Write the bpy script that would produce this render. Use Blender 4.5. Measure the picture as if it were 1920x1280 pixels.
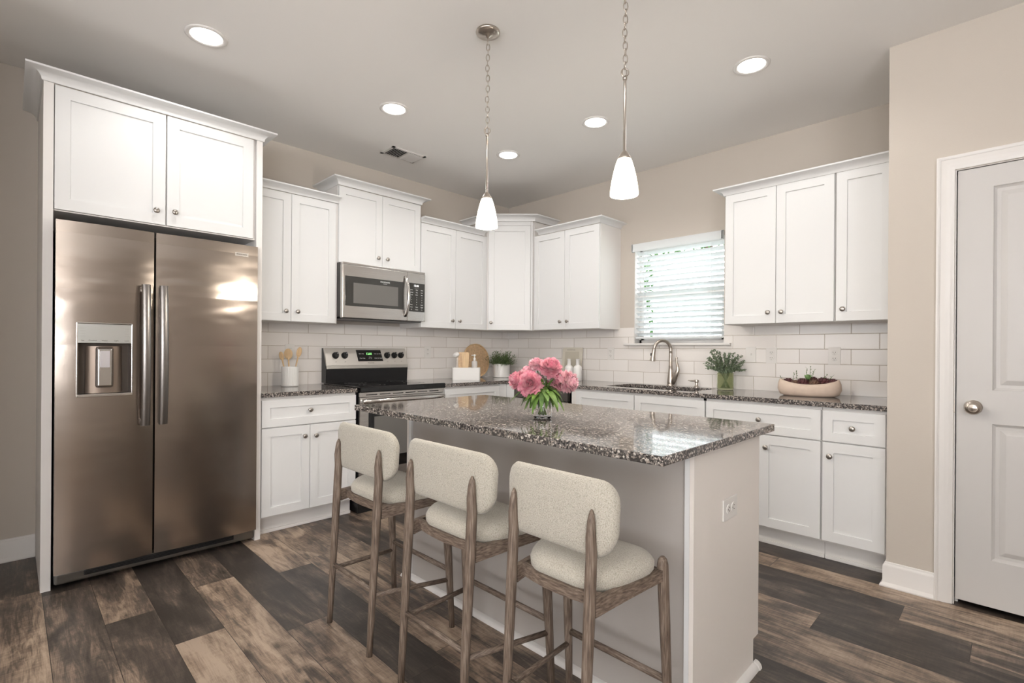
import bpy, bmesh, math, random
from mathutils import Matrix, Vector
random.seed(7)
R = math.radians
for o in list(bpy.data.objects): bpy.data.objects.remove(o)
sc = bpy.context.scene
COL = sc.collection

# ------------------------------------------------------------------ camera
CX, CY, CZ, YAW, ROLL, FPX, V0 = 3.9597, -3.8953, 1.1938, R(44.994), R(0.406), 941.58, 656.4
cam = bpy.data.cameras.new('camera'); camo = bpy.data.objects.new('camera', cam); COL.objects.link(camo)
cam.sensor_width = 36; cam.lens = FPX / 1920 * 36; cam.shift_y = (V0 - 640) / 1920; cam.clip_start = .02
d = Vector((-math.sin(YAW), math.cos(YAW), 0)); r = Vector((math.cos(YAW), math.sin(YAW), 0)); up = Vector((0, 0, 1))
cr = r * math.cos(ROLL) + up * math.sin(ROLL); cu = up * math.cos(ROLL) - r * math.sin(ROLL)
M = Matrix.Identity(4)
for i in range(3):
    M[i][0] = cr[i]; M[i][1] = cu[i]; M[i][2] = -d[i]
M[0][3], M[1][3], M[2][3] = CX, CY, CZ
camo.matrix_world = M
sc.camera = camo

# ------------------------------------------------------------------ world, light, exposure
w = bpy.data.worlds.new('daylight'); sc.world = w; w.use_nodes = True
bg = w.node_tree.nodes['Background']; bg.inputs[0].default_value = (.93, .97, 1, 1); bg.inputs[1].default_value = 1.9
sc.view_settings.view_transform = 'Standard'; sc.view_settings.look = 'None'
sc.view_settings.exposure = 0.22; sc.view_settings.gamma = 1; sc.view_settings.use_curve_mapping = False

def area(name, loc, rot, sx, sy, power, color=(1, 1, 1)):
    l = bpy.data.lights.new(name, 'AREA'); l.shape = 'RECTANGLE'; l.size = sx; l.size_y = sy; l.energy = power; l.color = color
    o = bpy.data.objects.new(name, l); o.location = loc; o.rotation_euler = rot; COL.objects.link(o); return o
# fill added at unseen windows, tipped up to the ceiling; kitchen window daylight last
area('back_fill_light', (1.6, -7.40, 1.55), (R(150), 0, 0), 1.8, 1.5, 20, (1, .99, 1))
area('back_fill_light', (4.6, -7.40, 1.55), (R(150), 0, 0), 1.8, 1.5, 110, (1, .99, 1))
area('side_fill_light', (6.50, -5.9, 1.45), (0, R(155), 0), 1.7, 2.2, 190, (1, .99, 1))
area('daylight_kitchen_window', (1.985, .30, 1.68), (R(-90), 0, 0), .76, .78, 7, (.92, .97, 1))

# ------------------------------------------------------------------ material helpers
def nm(name):
    m = bpy.data.materials.new(name); m.use_nodes = True
    nt = m.node_tree; return m, nt, nt.nodes, nt.links, nt.nodes['Principled BSDF']
def mat(name, c, rough=.5, metal=0, spec=.5, bump=0, bscale=60, var=0, vscale=8, stretch=None, coat=0, trans=0, ior=1.45, emis=None, estr=0, sheen=0, aniso=0):
    m, nt, N, L, B = nm(name)
    B.inputs['Base Color'].default_value = (*c, 1); B.inputs['Roughness'].default_value = rough
    B.inputs['Metallic'].default_value = metal; B.inputs['Specular IOR Level'].default_value = spec
    B.inputs['Coat Weight'].default_value = coat; B.inputs['Transmission Weight'].default_value = trans; B.inputs['IOR'].default_value = ior
    B.inputs['Sheen Weight'].default_value = sheen; B.inputs['Anisotropic'].default_value = aniso
    if emis: B.inputs['Emission Color'].default_value = (*emis, 1); B.inputs['Emission Strength'].default_value = estr
    if bump or var:
        tc = N.new('ShaderNodeTexCoord'); mp = N.new('ShaderNodeMapping'); L.new(tc.outputs['Object'], mp.inputs[0])
        if stretch: mp.inputs['Scale'].default_value = stretch
    if bump:
        n = N.new('ShaderNodeTexNoise'); n.inputs['Scale'].default_value = bscale; n.inputs['Detail'].default_value = 4; L.new(mp.outputs[0], n.inputs[0])
        b = N.new('ShaderNodeBump'); b.inputs['Strength'].default_value = bump; b.inputs['Distance'].default_value = .002
        L.new(n.outputs[0], b.inputs['Height']); L.new(b.outputs[0], B.inputs['Normal'])
    if var:
        n = N.new('ShaderNodeTexNoise'); n.inputs['Scale'].default_value = vscale; n.inputs['Detail'].default_value = 5; L.new(mp.outputs[0], n.inputs[0])
        cr_ = N.new('ShaderNodeValToRGB'); cr_.color_ramp.elements[0].position = .3; cr_.color_ramp.elements[1].position = .7
        cr_.color_ramp.elements[0].color = (*[x * (1 - var) for x in c], 1); cr_.color_ramp.elements[1].color = (*[min(1, x * (1 + var)) for x in c], 1)
        L.new(n.outputs[0], cr_.inputs[0]); L.new(cr_.outputs[0], B.inputs['Base Color'])
    return m
def math_n(N, L, op, a, b=None, c=None):
    n = N.new('ShaderNodeMath'); n.operation = op
    for i, v in enumerate((a, b, c)):
        if v is None: continue
        if isinstance(v, (int, float)): n.inputs[i].default_value = v
        else: L.new(v, n.inputs[i])
    return n.outputs[0]
def mixc(N, L, f, a, b, mode='MIX'):
    n = N.new('ShaderNodeMix'); n.data_type = 'RGBA'; n.blend_type = mode
    for i, v in ((0, f), (6, a), (7, b)):
        if isinstance(v, (int, float)): n.inputs[i].default_value = v
        elif isinstance(v, tuple): n.inputs[i].default_value = (*v, 1)
        else: L.new(v, n.inputs[i])
    return n.outputs[2]
def ramp(N, L, f, *stops):
    n = N.new('ShaderNodeValToRGB'); e = n.color_ramp.elements
    while len(e) < len(stops): e.new(.5)
    for k, (p, c) in enumerate(stops): e[k].position = p; e[k].color = (*c, 1)
    L.new(f, n.inputs[0]); return n.outputs[0]

CAB = mat('cabinet_paint', (.74, .745, .745), .38, spec=.4)
CABI = mat('cabinet_box_paint', (.78, .76, .74), .45)
WALL = mat('wall_paint', (.56, .512, .457), .75, spec=.2, bump=.15, bscale=180)
CEIL = mat('ceiling_paint', (.84, .825, .805), .85, spec=.15, bump=.1, bscale=120)
TRIM = mat('trim_paint', (.74, .72, .70), .35)
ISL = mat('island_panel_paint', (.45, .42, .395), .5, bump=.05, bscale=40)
DOORP = mat('door_paint', (.58, .565, .55), .38)
NICKEL = mat('brushed_nickel', (.42, .39, .36), .28, 1)
NICKL = mat('satin_nickel', (.52, .47, .42), .3, 1)
BLACK = mat('black_plastic', (.012, .012, .013), .35)
BLACKG = mat('black_glass', (.006, .006, .007), .06, spec=.6)
CHAR = mat('charcoal_plastic', (.06, .057, .055), .3)
WHITEC = mat('white_ceramic', (.80, .79, .77), .3)
WPLAST = mat('white_plastic', (.76, .74, .71), .35)
SLOT = mat('outlet_slot', (.05, .045, .04), .6)
GLOWW = mat('display_white', (.8, .8, .8), .5, emis=(1, 1, 1), estr=1.2)
GLOWG = mat('display_green', (.1, .5, .1), .5, emis=(.35, 1, .3), estr=1.6)
PRINT = mat('grey_printing', (.45, .45, .45), .5)
DPRINT = mat('dark_printing', (.12, .11, .10), .5)
BAMBOO = mat('light_wood', (.66, .46, .28), .5, var=.15, vscale=6, stretch=(1, 8, 8))
BAMBOOL = mat('pale_wood', (.70, .50, .29), .5, var=.1, vscale=10, stretch=(8, 8, 1))
STONE = mat('cream_stone', (.62, .50, .41), .8, bump=.25, bscale=50, var=.06, vscale=30)
SOIL = mat('soil', (.05, .035, .025), .95, bump=.6, bscale=120)
GLASS = mat('clear_glass', (1, 1, 1), .02, trans=1, ior=1.45)
PANE = mat('window_glass', (1, 1, 1), .0, trans=1, ior=1.05)
GREENG = mat('green_glass', (.66, .70, .50), .08, trans=.92, ior=1.2)
WATER = mat('water', (.9, .97, .95), .02, trans=1, ior=1.2)

def stainless(name, c, rough, wob, wscale=(1, 2.2, 2.2), brush=(1, 1, 220), mask=False):
    m, nt, N, L, B = nm(name)
    B.inputs['Base Color'].default_value = (*c, 1); B.inputs['Metallic'].default_value = 1; B.inputs['Roughness'].default_value = rough
    tc = N.new('ShaderNodeTexCoord')
    mp = N.new('ShaderNodeMapping'); mp.inputs['Scale'].default_value = wscale; L.new(tc.outputs['Object'], mp.inputs[0])
    n = N.new('ShaderNodeTexNoise'); n.inputs['Scale'].default_value = 1; n.inputs['Detail'].default_value = 2; L.new(mp.outputs[0], n.inputs[0])
    b = N.new('ShaderNodeBump'); b.inputs['Strength'].default_value = 1; b.inputs['Distance'].default_value = wob; L.new(n.outputs[0], b.inputs['Height'])
    if mask:   # the sheet is dented around handle height only
        sz = N.new('ShaderNodeSeparateXYZ'); L.new(tc.outputs['Object'], sz.inputs[0])
        a_ = math_n(N, L, 'MULTIPLY', math_n(N, L, 'ABSOLUTE', math_n(N, L, 'SUBTRACT', sz.outputs[2], 1.48)), 3.2)
        h_ = math_n(N, L, 'MAXIMUM', math_n(N, L, 'SUBTRACT', 1., a_), .12)
        L.new(math_n(N, L, 'MULTIPLY', n.outputs[0], h_), b.inputs['Height'])
    mp2 = N.new('ShaderNodeMapping'); mp2.inputs['Scale'].default_value = brush; L.new(tc.outputs['Object'], mp2.inputs[0])
    n2 = N.new('ShaderNodeTexNoise'); n2.inputs['Scale'].default_value = 6; L.new(mp2.outputs[0], n2.inputs[0])
    b2 = N.new('ShaderNodeBump'); b2.inputs['Strength'].default_value = .05; b2.inputs['Distance'].default_value = .0006
    L.new(n2.outputs[0], b2.inputs['Height']); L.new(b.outputs[0], b2.inputs['Normal']); L.new(b2.outputs[0], B.inputs['Normal'])
    return m
STEEL = stainless('stainless_fridge', (.41, .36, .32), .20, .018, wscale=(1, 1.8, 5), mask=True, brush=(1, 240, 1))
STEEL2 = mat('stainless_appliance', (.60, .58, .56), .26, 1, var=.06, vscale=4, stretch=(1, 1, 60))
STEEL3 = mat('stainless_smooth', (.60, .58, .56), .2, 1)
HANDLE = mat('dark_stainless_handle', (.25, .235, .225), .30, 1)

def granite():
    m, nt, N, L, B = nm('granite')
    tc = N.new('ShaderNodeTexCoord')
    v = N.new('ShaderNodeTexVoronoi'); v.inputs['Scale'].default_value = 190; v.inputs['Randomness'].default_value = 1
    nz = N.new('ShaderNodeTexNoise'); nz.inputs['Scale'].default_value = 120; nz.inputs['Detail'].default_value = 3; L.new(tc.outputs['Object'], nz.inputs[0])
    add = N.new('ShaderNodeMixRGB'); add.blend_type = 'ADD'; add.inputs[0].default_value = .004
    L.new(tc.outputs['Object'], v.inputs['Vector'])
    sp = N.new('ShaderNodeSeparateColor'); L.new(v.outputs['Color'], sp.inputs[0])
    c1 = ramp(N, L, sp.outputs[0], (0, (.010, .010, .012)), (.38, (.022, .021, .023)), (.52, (.085, .08, .078)), (.68, (.19, .17, .158)), (.86, (.34, .29, .255)), (.97, (.62, .57, .52)))
    v2 = N.new('ShaderNodeTexNoise'); v2.inputs['Scale'].default_value = 9; v2.inputs['Detail'].default_value = 2; L.new(tc.outputs['Object'], v2.inputs[0])
    c2 = mixc(N, L, math_n(N, L, 'MULTIPLY', v2.outputs[0], .25), c1, (.20, .175, .16))
    L.new(c2, B.inputs['Base Color']); B.inputs['Roughness'].default_value = .055; B.inputs['Specular IOR Level'].default_value = .8
    return m
GRAN = granite()

def tiles(axis, phase, name):
    # running-bond 305 x 102 mm tiles, joints measured from the counter top
    m, nt, N, L, B = nm(name)
    g = N.new('ShaderNodeNewGeometry'); s = N.new('ShaderNodeSeparateXYZ'); L.new(g.outputs['Position'], s.inputs[0])
    u = s.outputs['X' if axis == 'x' else 'Y']; z = s.outputs['Z']
    zr = math_n(N, L, 'DIVIDE', math_n(N, L, 'SUBTRACT', z, .9115), .1015)
    row = math_n(N, L, 'FLOOR', zr); fz = math_n(N, L, 'SUBTRACT', zr, row)
    odd = math_n(N, L, 'MODULO', row, 2)
    ur = math_n(N, L, 'ADD', math_n(N, L, 'DIVIDE', math_n(N, L, 'SUBTRACT', u, phase), .304), math_n(N, L, 'MULTIPLY', odd, .5))
    col = math_n(N, L, 'FLOOR', ur); fu = math_n(N, L, 'SUBTRACT', ur, col)
    def edge(f, size):
        a = math_n(N, L, 'MULTIPLY', math_n(N, L, 'MINIMUM', f, math_n(N, L, 'SUBTRACT', 1., f)), size)
        return a
    dd = math_n(N, L, 'MINIMUM', edge(fz, .1015), edge(fu, .304))
    grout = math_n(N, L, 'LESS_THAN', dd, .0016)
    wn = N.new('ShaderNodeTexWhiteNoise'); wn.noise_dimensions = '2D'; cb = N.new('ShaderNodeCombineXYZ')
    L.new(row, cb.inputs[0]); L.new(col, cb.inputs[1]); L.new(cb.outputs[0], wn.inputs['Vector'])
    base = mixc(N, L, wn.outputs[0], (.80, .765, .735), (.86, .83, .80))
    L.new(mixc(N, L, grout, base, (.44, .38, .32)), B.inputs['Base Color'])
    L.new(math_n(N, L, 'ADD', math_n(N, L, 'MULTIPLY', grout, .6), .16), B.inputs['Roughness'])
    prof = N.new('ShaderNodeMapRange'); prof.inputs['From Min'].default_value = .0012; prof.inputs['From Max'].default_value = .004; L.new(dd, prof.inputs['Value'])
    n = N.new('ShaderNodeTexNoise'); n.inputs['Scale'].default_value = 12; L.new(g.outputs['Position'], n.inputs[0])
    h = math_n(N, L, 'ADD', prof.outputs[0], math_n(N, L, 'MULTIPLY', n.outputs[0], .35))
    b = N.new('ShaderNodeBump'); b.inputs['Strength'].default_value = .6; b.inputs['Distance'].default_value = .0015
    L.new(h, b.inputs['Height']); L.new(b.outputs[0], B.inputs['Normal'])
    return m
TILEA = tiles('y', -2.5285, 'wall_tile_left'); TILEB = tiles('x', 2.9030, 'wall_tile_back')

def floor_mat():
    m, nt, N, L, B = nm('wood_plank')
    at = N.new('ShaderNodeAttribute'); at.attribute_name = 'plank'
    s = N.new('ShaderNodeSeparateColor'); L.new(at.outputs['Color'], s.inputs[0])
    uv = N.new('ShaderNodeUVMap'); uv.uv_map = 'UVMap'
    su = N.new('ShaderNodeSeparateXYZ'); L.new(uv.outputs[0], su.inputs[0])
    g = N.new('ShaderNodeNewGeometry'); sp = N.new('ShaderNodeSeparateXYZ'); L.new(g.outputs['Position'], sp.inputs[0])
    cb = N.new('ShaderNodeCombineXYZ'); L.new(math_n(N, L, 'MULTIPLY', sp.outputs[0], 1.), cb.inputs[0]); L.new(sp.outputs[1], cb.inputs[1])
    L.new(math_n(N, L, 'MULTIPLY', s.outputs[1], 40.), cb.inputs[2])
    def noise(sc_, scale, det=5, rough=.6, dist=0):
        mp = N.new('ShaderNodeMapping'); mp.inputs['Scale'].default_value = sc_; L.new(cb.outputs[0], mp.inputs[0])
        n = N.new('ShaderNodeTexNoise'); n.inputs['Scale'].default_value = scale; n.inputs['Detail'].default_value = det
        n.inputs['Roughness'].default_value = rough; n.inputs['Distortion'].default_value = dist; L.new(mp.outputs[0], n.inputs[0]); return n.outputs[0]
    grain = noise((1, 9, 1), 5, 8, .7, 1.2); patch = noise((1, 3, 1), 2.6, 4, .55, 1.0); fine = noise((2, 60, 1), 8, 4, .7)
    saw = noise((30, 3, 1), 3, 3, .7)
    t = math_n(N, L, 'ADD', s.outputs[0], math_n(N, L, 'MULTIPLY', math_n(N, L, 'SUBTRACT', patch, .5), 1.5))
    t = math_n(N, L, 'ADD', t, math_n(N, L, 'MULTIPLY', math_n(N, L, 'SUBTRACT', grain, .5), 1.25))
    t = math_n(N, L, 'ADD', t, math_n(N, L, 'MULTIPLY', math_n(N, L, 'SUBTRACT', fine, .5), .45))
    t = math_n(N, L, 'ADD', t, math_n(N, L, 'MULTIPLY', math_n(N, L, 'SUBTRACT', saw, .5), .30))
    c = ramp(N, L, t, (.0, (.022, .016, .013)), (.22, (.050, .038, .031)), (.45, (.105, .080, .064)), (.64, (.235, .172, .127)), (.82, (.375, .280, .205)), (1., (.48, .375, .285)))
    grey = mixc(N, L, math_n(N, L, 'MULTIPLY', s.outputs[2], .35), c, (.085, .077, .070), 'MIX')
    # knots
    v = N.new('ShaderNodeTexVoronoi'); v.inputs['Scale'].default_value = 2.6; mpv = N.new('ShaderNodeMapping'); mpv.inputs['Scale'].default_value = (1, 2.2, 1)
    L.new(cb.outputs[0], mpv.inputs[0]); L.new(mpv.outputs[0], v.inputs['Vector'])
    kd = N.new('ShaderNodeMapRange'); kd.inputs['From Min'].default_value = .04; kd.inputs['From Max'].default_value = .13; kd.inputs['To Min'].default_value = .75; kd.inputs['To Max'].default_value = 0
    L.new(math_n(N, L, 'ADD', v.outputs['Distance'], math_n(N, L, 'MULTIPLY', math_n(N, L, 'SUBTRACT', grain, .5), .12)), kd.inputs['Value'])
    c3 = mixc(N, L, kd.outputs[0], grey, (.035, .026, .021))
    e = math_n(N, L, 'LESS_THAN', math_n(N, L, 'MINIMUM', su.outputs[0], su.outputs[1]), .0012)
    c4 = mixc(N, L, e, c3, (.03, .024, .02))
    L.new(c4, B.inputs['Base Color'])
    L.new(math_n(N, L, 'ADD', math_n(N, L, 'MULTIPLY', grain, .2), .28), B.inputs['Roughness']); B.inputs['Specular IOR Level'].default_value = .45
    b = N.new('ShaderNodeBump'); b.inputs['Strength'].default_value = .25; b.inputs['Distance'].default_value = .001
    L.new(math_n(N, L, 'SUBTRACT', math_n(N, L, 'ADD', fine, saw), e), b.inputs['Height']); L.new(b.outputs[0], B.inputs['Normal'])
    return m
FLOOR = floor_mat()

def weave():
    m, nt, N, L, B = nm('cream_boucle')
    tc = N.new('ShaderNodeTexCoord')
    n = N.new('ShaderNodeTexNoise'); n.inputs['Scale'].default_value = 330; n.inputs['Detail'].default_value = 3; L.new(tc.outputs['Object'], n.inputs[0])
    v = N.new('ShaderNodeTexVoronoi'); v.inputs['Scale'].default_value = 330; L.new(tc.outputs['Object'], v.inputs['Vector'])
    L.new(ramp(N, L, n.outputs[0], (.28, (.29, .265, .215)), (.42, (.44, .41, .345)), (.62, (.54, .51, .44))), B.inputs['Base Color'])
    B.inputs['Roughness'].default_value = .95; B.inputs['Sheen Weight'].default_value = .3; B.inputs['Specular IOR Level'].default_value = .1
    b = N.new('ShaderNodeBump'); b.inputs['Strength'].default_value = .6; b.inputs['Distance'].default_value = .002
    L.new(v.outputs['Distance'], b.inputs['Height']); L.new(b.outputs[0], B.inputs['Normal'])
    return m
FABRIC = weave()
def oak(name, stretch):
    m, nt, N, L, B = nm(name)
    tc = N.new('ShaderNodeTexCoord'); mp = N.new('ShaderNodeMapping'); mp.inputs['Scale'].default_value = stretch; L.new(tc.outputs['Object'], mp.inputs[0])
    n = N.new('ShaderNodeTexNoise'); n.inputs['Scale'].default_value = 14; n.inputs['Detail'].default_value = 6; L.new(mp.outputs[0], n.inputs[0])
    L.new(ramp(N, L, n.outputs[0], (.3, (.075, .052, .038)), (.5, (.17, .125, .095)), (.68, (.27, .215, .17))), B.inputs['Base Color'])
    B.inputs['Roughness'].default_value = .6
    b = N.new('ShaderNodeBump'); b.inputs['Strength'].default_value = .3; b.inputs['Distance'].default_value = .001; L.new(n.outputs[0], b.inputs['Height']); L.new(b.outputs[0], B.inputs['Normal'])
    return m
OAKV = oak('weathered_oak_upright', (16, 16, 1)); OAKX = oak('weathered_oak_rail', (2, 16, 16)); OAKY = oak('weathered_oak_side', (16, 2, 16))

# ------------------------------------------------------------------ object helpers
ORG = {}
def setp(o, label=None, cat=None, group=None, kind=None):
    if label: o['label'] = label
    if cat: o['category'] = cat
    if group: o['group'] = group
    if kind: o['kind'] = kind
    return o
def thing(name, label, cat, loc=(0, 0, 0), group=None):
    o = bpy.data.objects.new(name, None); o.location = loc; o.empty_display_size = .1; COL.objects.link(o)
    ORG[o.name] = Vector(loc); return setp(o, label, cat, group)
def ob(name, bm, m, parent=None, smooth=False, label=None, loc=None):
    """world-space bmesh -> object; children share the origin of their thing"""
    org = ORG[parent.name] if parent else Vector(loc or (0, 0, 0))
    bmesh.ops.translate(bm, verts=bm.verts, vec=-org)
    bmesh.ops.recalc_face_normals(bm, faces=bm.faces)
    me = bpy.data.meshes.new(name); bm.to_mesh(me); bm.free()
    for x in (m if isinstance(m, (list, tuple)) else [m]): me.materials.append(x)
    if smooth: me.shade_smooth(); 
    if smooth and smooth != 'full': me.set_sharp_from_angle(angle=R(smooth if smooth is not True else 40))
    o = bpy.data.objects.new(name, me); COL.objects.link(o)
    if parent: o.parent = parent
    else: o.location = org
    ORG[o.name] = org
    if label: o['label'] = label
    return o
def nb(): return bmesh.new()
def box(bm, x0, x1, y0, y1, z0, z1, bev=0, mi=0, M=None):
    vs = [bm.verts.new((x, y, z)) for x in (x0, x1) for y in (y0, y1) for z in (z0, z1)]
    fs = [bm.faces.new([vs[i] for i in f]) for f in ((0, 1, 3, 2), (4, 6, 7, 5), (0, 4, 5, 1), (2, 3, 7, 6), (0, 2, 6, 4), (1, 5, 7, 3))]
    for f in fs: f.material_index = mi
    if bev:
        es = {e for f in fs for e in f.edges}
        rr = bmesh.ops.bevel(bm, geom=list(es), offset=bev, segments=2, affect='EDGES', profile=.6)
        for f in rr['faces']: f.material_index = mi
    if M is not None:
        # transform only the vertices of this box
        vv = {v for f in bm.faces for v in f.verts if f.tag is False} if False else None
    return fs
def B(*a, **k):
    bm = nb(); box(bm, *a, **k); return bm
def xf(bm, M):
    bmesh.ops.transform(bm, matrix=M, verts=bm.verts); return bm
def lathe(bm, prof, c=(0, 0, 0), seg=28, ax='z', M=None, cap=True, sx=1, sy=1, mi=0):
    rings = []; c = Vector(c)
    for rr, h in prof:
        ring = []
        for k in range(seg):
            a = 2 * math.pi * k / seg; p = Vector((rr * math.cos(a) * sx, rr * math.sin(a) * sy, h))
            if ax == 'x': p = Vector((p.z, p.x, p.y))
            if ax == 'y': p = Vector((p.x, -p.z, p.y))      # height runs towards -y
            if M is not None: p = M @ p
            ring.append(bm.verts.new(p + c))
        rings.append(ring)
    for a, b in zip(rings, rings[1:]):
        for k in range(seg):
            f = bm.faces.new((a[k], a[(k + 1) % seg], b[(k + 1) % seg], b[k])); f.material_index = mi
    if cap:
        for rg in (rings[0], rings[-1]):
            try: bm.faces.new(rg).material_index = mi
            except ValueError: pass
def tube(bm, pts, rad, seg=10, flat=1, cap=True, upv=None):
    pts = [Vector(p) for p in pts]; n = len(pts)
    rad = rad if isinstance(rad, (list, tuple)) else [rad] * n
    rings = []; prev = None
    for i, p in enumerate(pts):
        t = (pts[min(i + 1, n - 1)] - pts[max(i - 1, 0)]).normalized()
        if upv: a = (Vector(upv) - t * Vector(upv).dot(t)).normalized()
        elif prev is None: a = t.orthogonal().normalized()
        else: a = (prev - t * prev.dot(t)).normalized()
        prev = a; b = t.cross(a)
        rings.append([bm.verts.new(p + a * math.cos(2 * math.pi * k / seg) * rad[i] + b * math.sin(2 * math.pi * k / seg) * rad[i] * flat) for k in range(seg)])
    for a, b in zip(rings, rings[1:]):
        for k in range(seg): bm.faces.new((a[k], a[(k + 1) % seg], b[(k + 1) % seg], b[k]))
    if cap: bm.faces.new(rings[0]); bm.faces.new(rings[-1])
def bez(p0, p1, p2, p3, n=10):
    p0, p1, p2, p3 = map(Vector, (p0, p1, p2, p3))
    return [p0 * (1 - t) ** 3 + 3 * p1 * t * (1 - t) ** 2 + 3 * p2 * t * t * (1 - t) + p3 * t ** 3 for t in [k / n for k in range(n + 1)]]
def sweep(bm, path, prof, side=1, closed=False, caps=True):
    """profile (outward offset, z) along a 2-D path, mitred; side=+1: outward is to the right of travel"""
    P = [Vector((p[0], p[1])) for p in path]; n = len(P); rings = []
    for i, p in enumerate(P):
        def nrm(a, b):
            t = (b - a).normalized(); return Vector((t.y, -t.x)) * side
        if closed: n0, n1 = nrm(P[i - 1], p), nrm(p, P[(i + 1) % n])
        else:
            n0 = nrm(P[i - 1], p) if i else nrm(p, P[1]); n1 = nrm(p, P[i + 1]) if i < n - 1 else n0
        mt = (n0 + n1); mt = mt / (mt.length_squared) * 2
        rings.append([bm.verts.new((p.x + mt.x * q, p.y + mt.y * q, z)) for q, z in prof])
    k = len(prof)
    rr = list(zip(rings, rings[1:])) + ([(rings[-1], rings[0])] if closed else [])
    for a, b in rr:
        for j in range(k): bm.faces.new((a[j], a[(j + 1) % k], b[(j + 1) % k], b[j]))
    if not closed and caps: bm.faces.new(rings[0]); bm.faces.new(rings[-1])
def text_bm(s, size, M, depth=.0006, align='CENTER'):
    cu_ = bpy.data.curves.new('t', 'FONT'); cu_.body = s; cu_.size = size; cu_.extrude = depth; cu_.align_x = align; cu_.align_y = 'CENTER'
    o = bpy.data.objects.new('t', cu_); COL.objects.link(o)
    dg = bpy.context.evaluated_depsgraph_get(); me = bpy.data.meshes.new_from_object(o.evaluated_get(dg))
    bm = nb(); bm.from_mesh(me); bmesh.ops.transform(bm, matrix=M, verts=bm.verts)
    bpy.data.objects.remove(o); bpy.data.curves.remove(cu_); bpy.data.meshes.remove(me); return bm
# frames: u runs to the viewer's right along the front, z up, w out of the face
def FR(origin, udir, wdir):
    u = Vector((*udir, 0)).normalized(); w_ = Vector((*wdir, 0)).normalized(); m = Matrix.Identity(4)
    for i in range(3): m[i][0] = u[i]; m[i][1] = w_[i]; m[i][2] = (0, 0, 1)[i]; m[i][3] = origin[i]
    return m            # local (u, w, z)
FA = lambda x: FR((x, 0, 0), (0, 1), (1, 0))        # fronts facing +x (left wall): u = world y
FB = lambda y: FR((0, y, 0), (1, 0), (0, -1))       # fronts facing -y (back wall): u = world x
def TXT(F, u, z, w_, s, size, **k):
    # text lying on the face at (u,z), w_ proud of it
    m = F @ Matrix.Translation((u, w_, z)) @ Matrix(((1, 0, 0, 0), (0, 0, 1, 0), (0, 1, 0, 0), (0, 0, 0, 1)))
    return text_bm(s, size, m, **k)
def shaker_bm(F, u0, u1, z0, z1, th=.02, st=.055, rec=.009, g=.0015):
    bm = nb(); u0 += g; u1 -= g; z0 += g; z1 -= g
    def ring(i, w_): return [bm.verts.new(p) for p in ((u0 + i, w_, z0 + i), (u1 - i, w_, z0 + i), (u1 - i, w_, z1 - i), (u0 + i, w_, z1 - i))]
    rs = [ring(0, 0), ring(0, th - .0012), ring(.0012, th), ring(st, th), ring(st + .0015, th - rec)]
    for a, b in zip(rs, rs[1:]):
        for k in range(4): bm.faces.new((a[k], a[(k + 1) % 4], b[(k + 1) % 4], b[k]))
    bm.faces.new(rs[0]); bm.faces.new(rs[-1]); return xf(bm, F)
def knob_bm(F, u, z, w_=.02):
    bm = nb(); prof = [(.0085, 0), (.0075, .002), (.005, .006), (.0048, .012), (.009, .016), (.0145, .0195), (.0155, .0225), (.0135, .026), (.007, .0285), (.001, .029)]
    lathe(bm, prof, seg=20, M=Matrix(((1, 0, 0), (0, 0, 1), (0, 1, 0))), c=(u, w_, z)); return xf(bm, F)
def add_door(root, F, u0, u1, z0, z1, ku=None, kz=None, name='door', st=.055):
    dr = ob(name, shaker_bm(F, u0, u1, z0, z1, st=st), CAB, root)
    if ku is not None: ob('knob', knob_bm(F, ku, kz), NICKEL, dr, smooth='full', label='brushed nickel round knob')
    return dr
def crown_prof(z0, h, p):
    pr = [(0, z0), (.006, z0), (.008, z0 + .006)]
    for k in range(1, 8):
        a = k / 8 * math.pi / 2; pr.append((.008 + (p - .016) * (1 - math.cos(a)), z0 + .006 + (h - .018) * math.sin(a)))
    pr += [(p - .006, z0 + h - .011), (p, z0 + h - .009), (p, z0 + h), (0, z0 + h)]
    return pr
def crown(root, path, z0, h, p, side):
    bm = nb(); sweep(bm, path, crown_prof(z0, h, p), side); return ob('crown_moulding', bm, CAB, root, smooth=30)

# ================================================================== ROOM SHELL
H = 2.76; XR = 6.6; YB = -7.5; PX = 3.5; PY = -.707
def struct(name, bm, m, smooth=False):
    o = ob(name, bm, m, smooth=smooth); o['kind'] = 'structure'; return o
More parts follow.
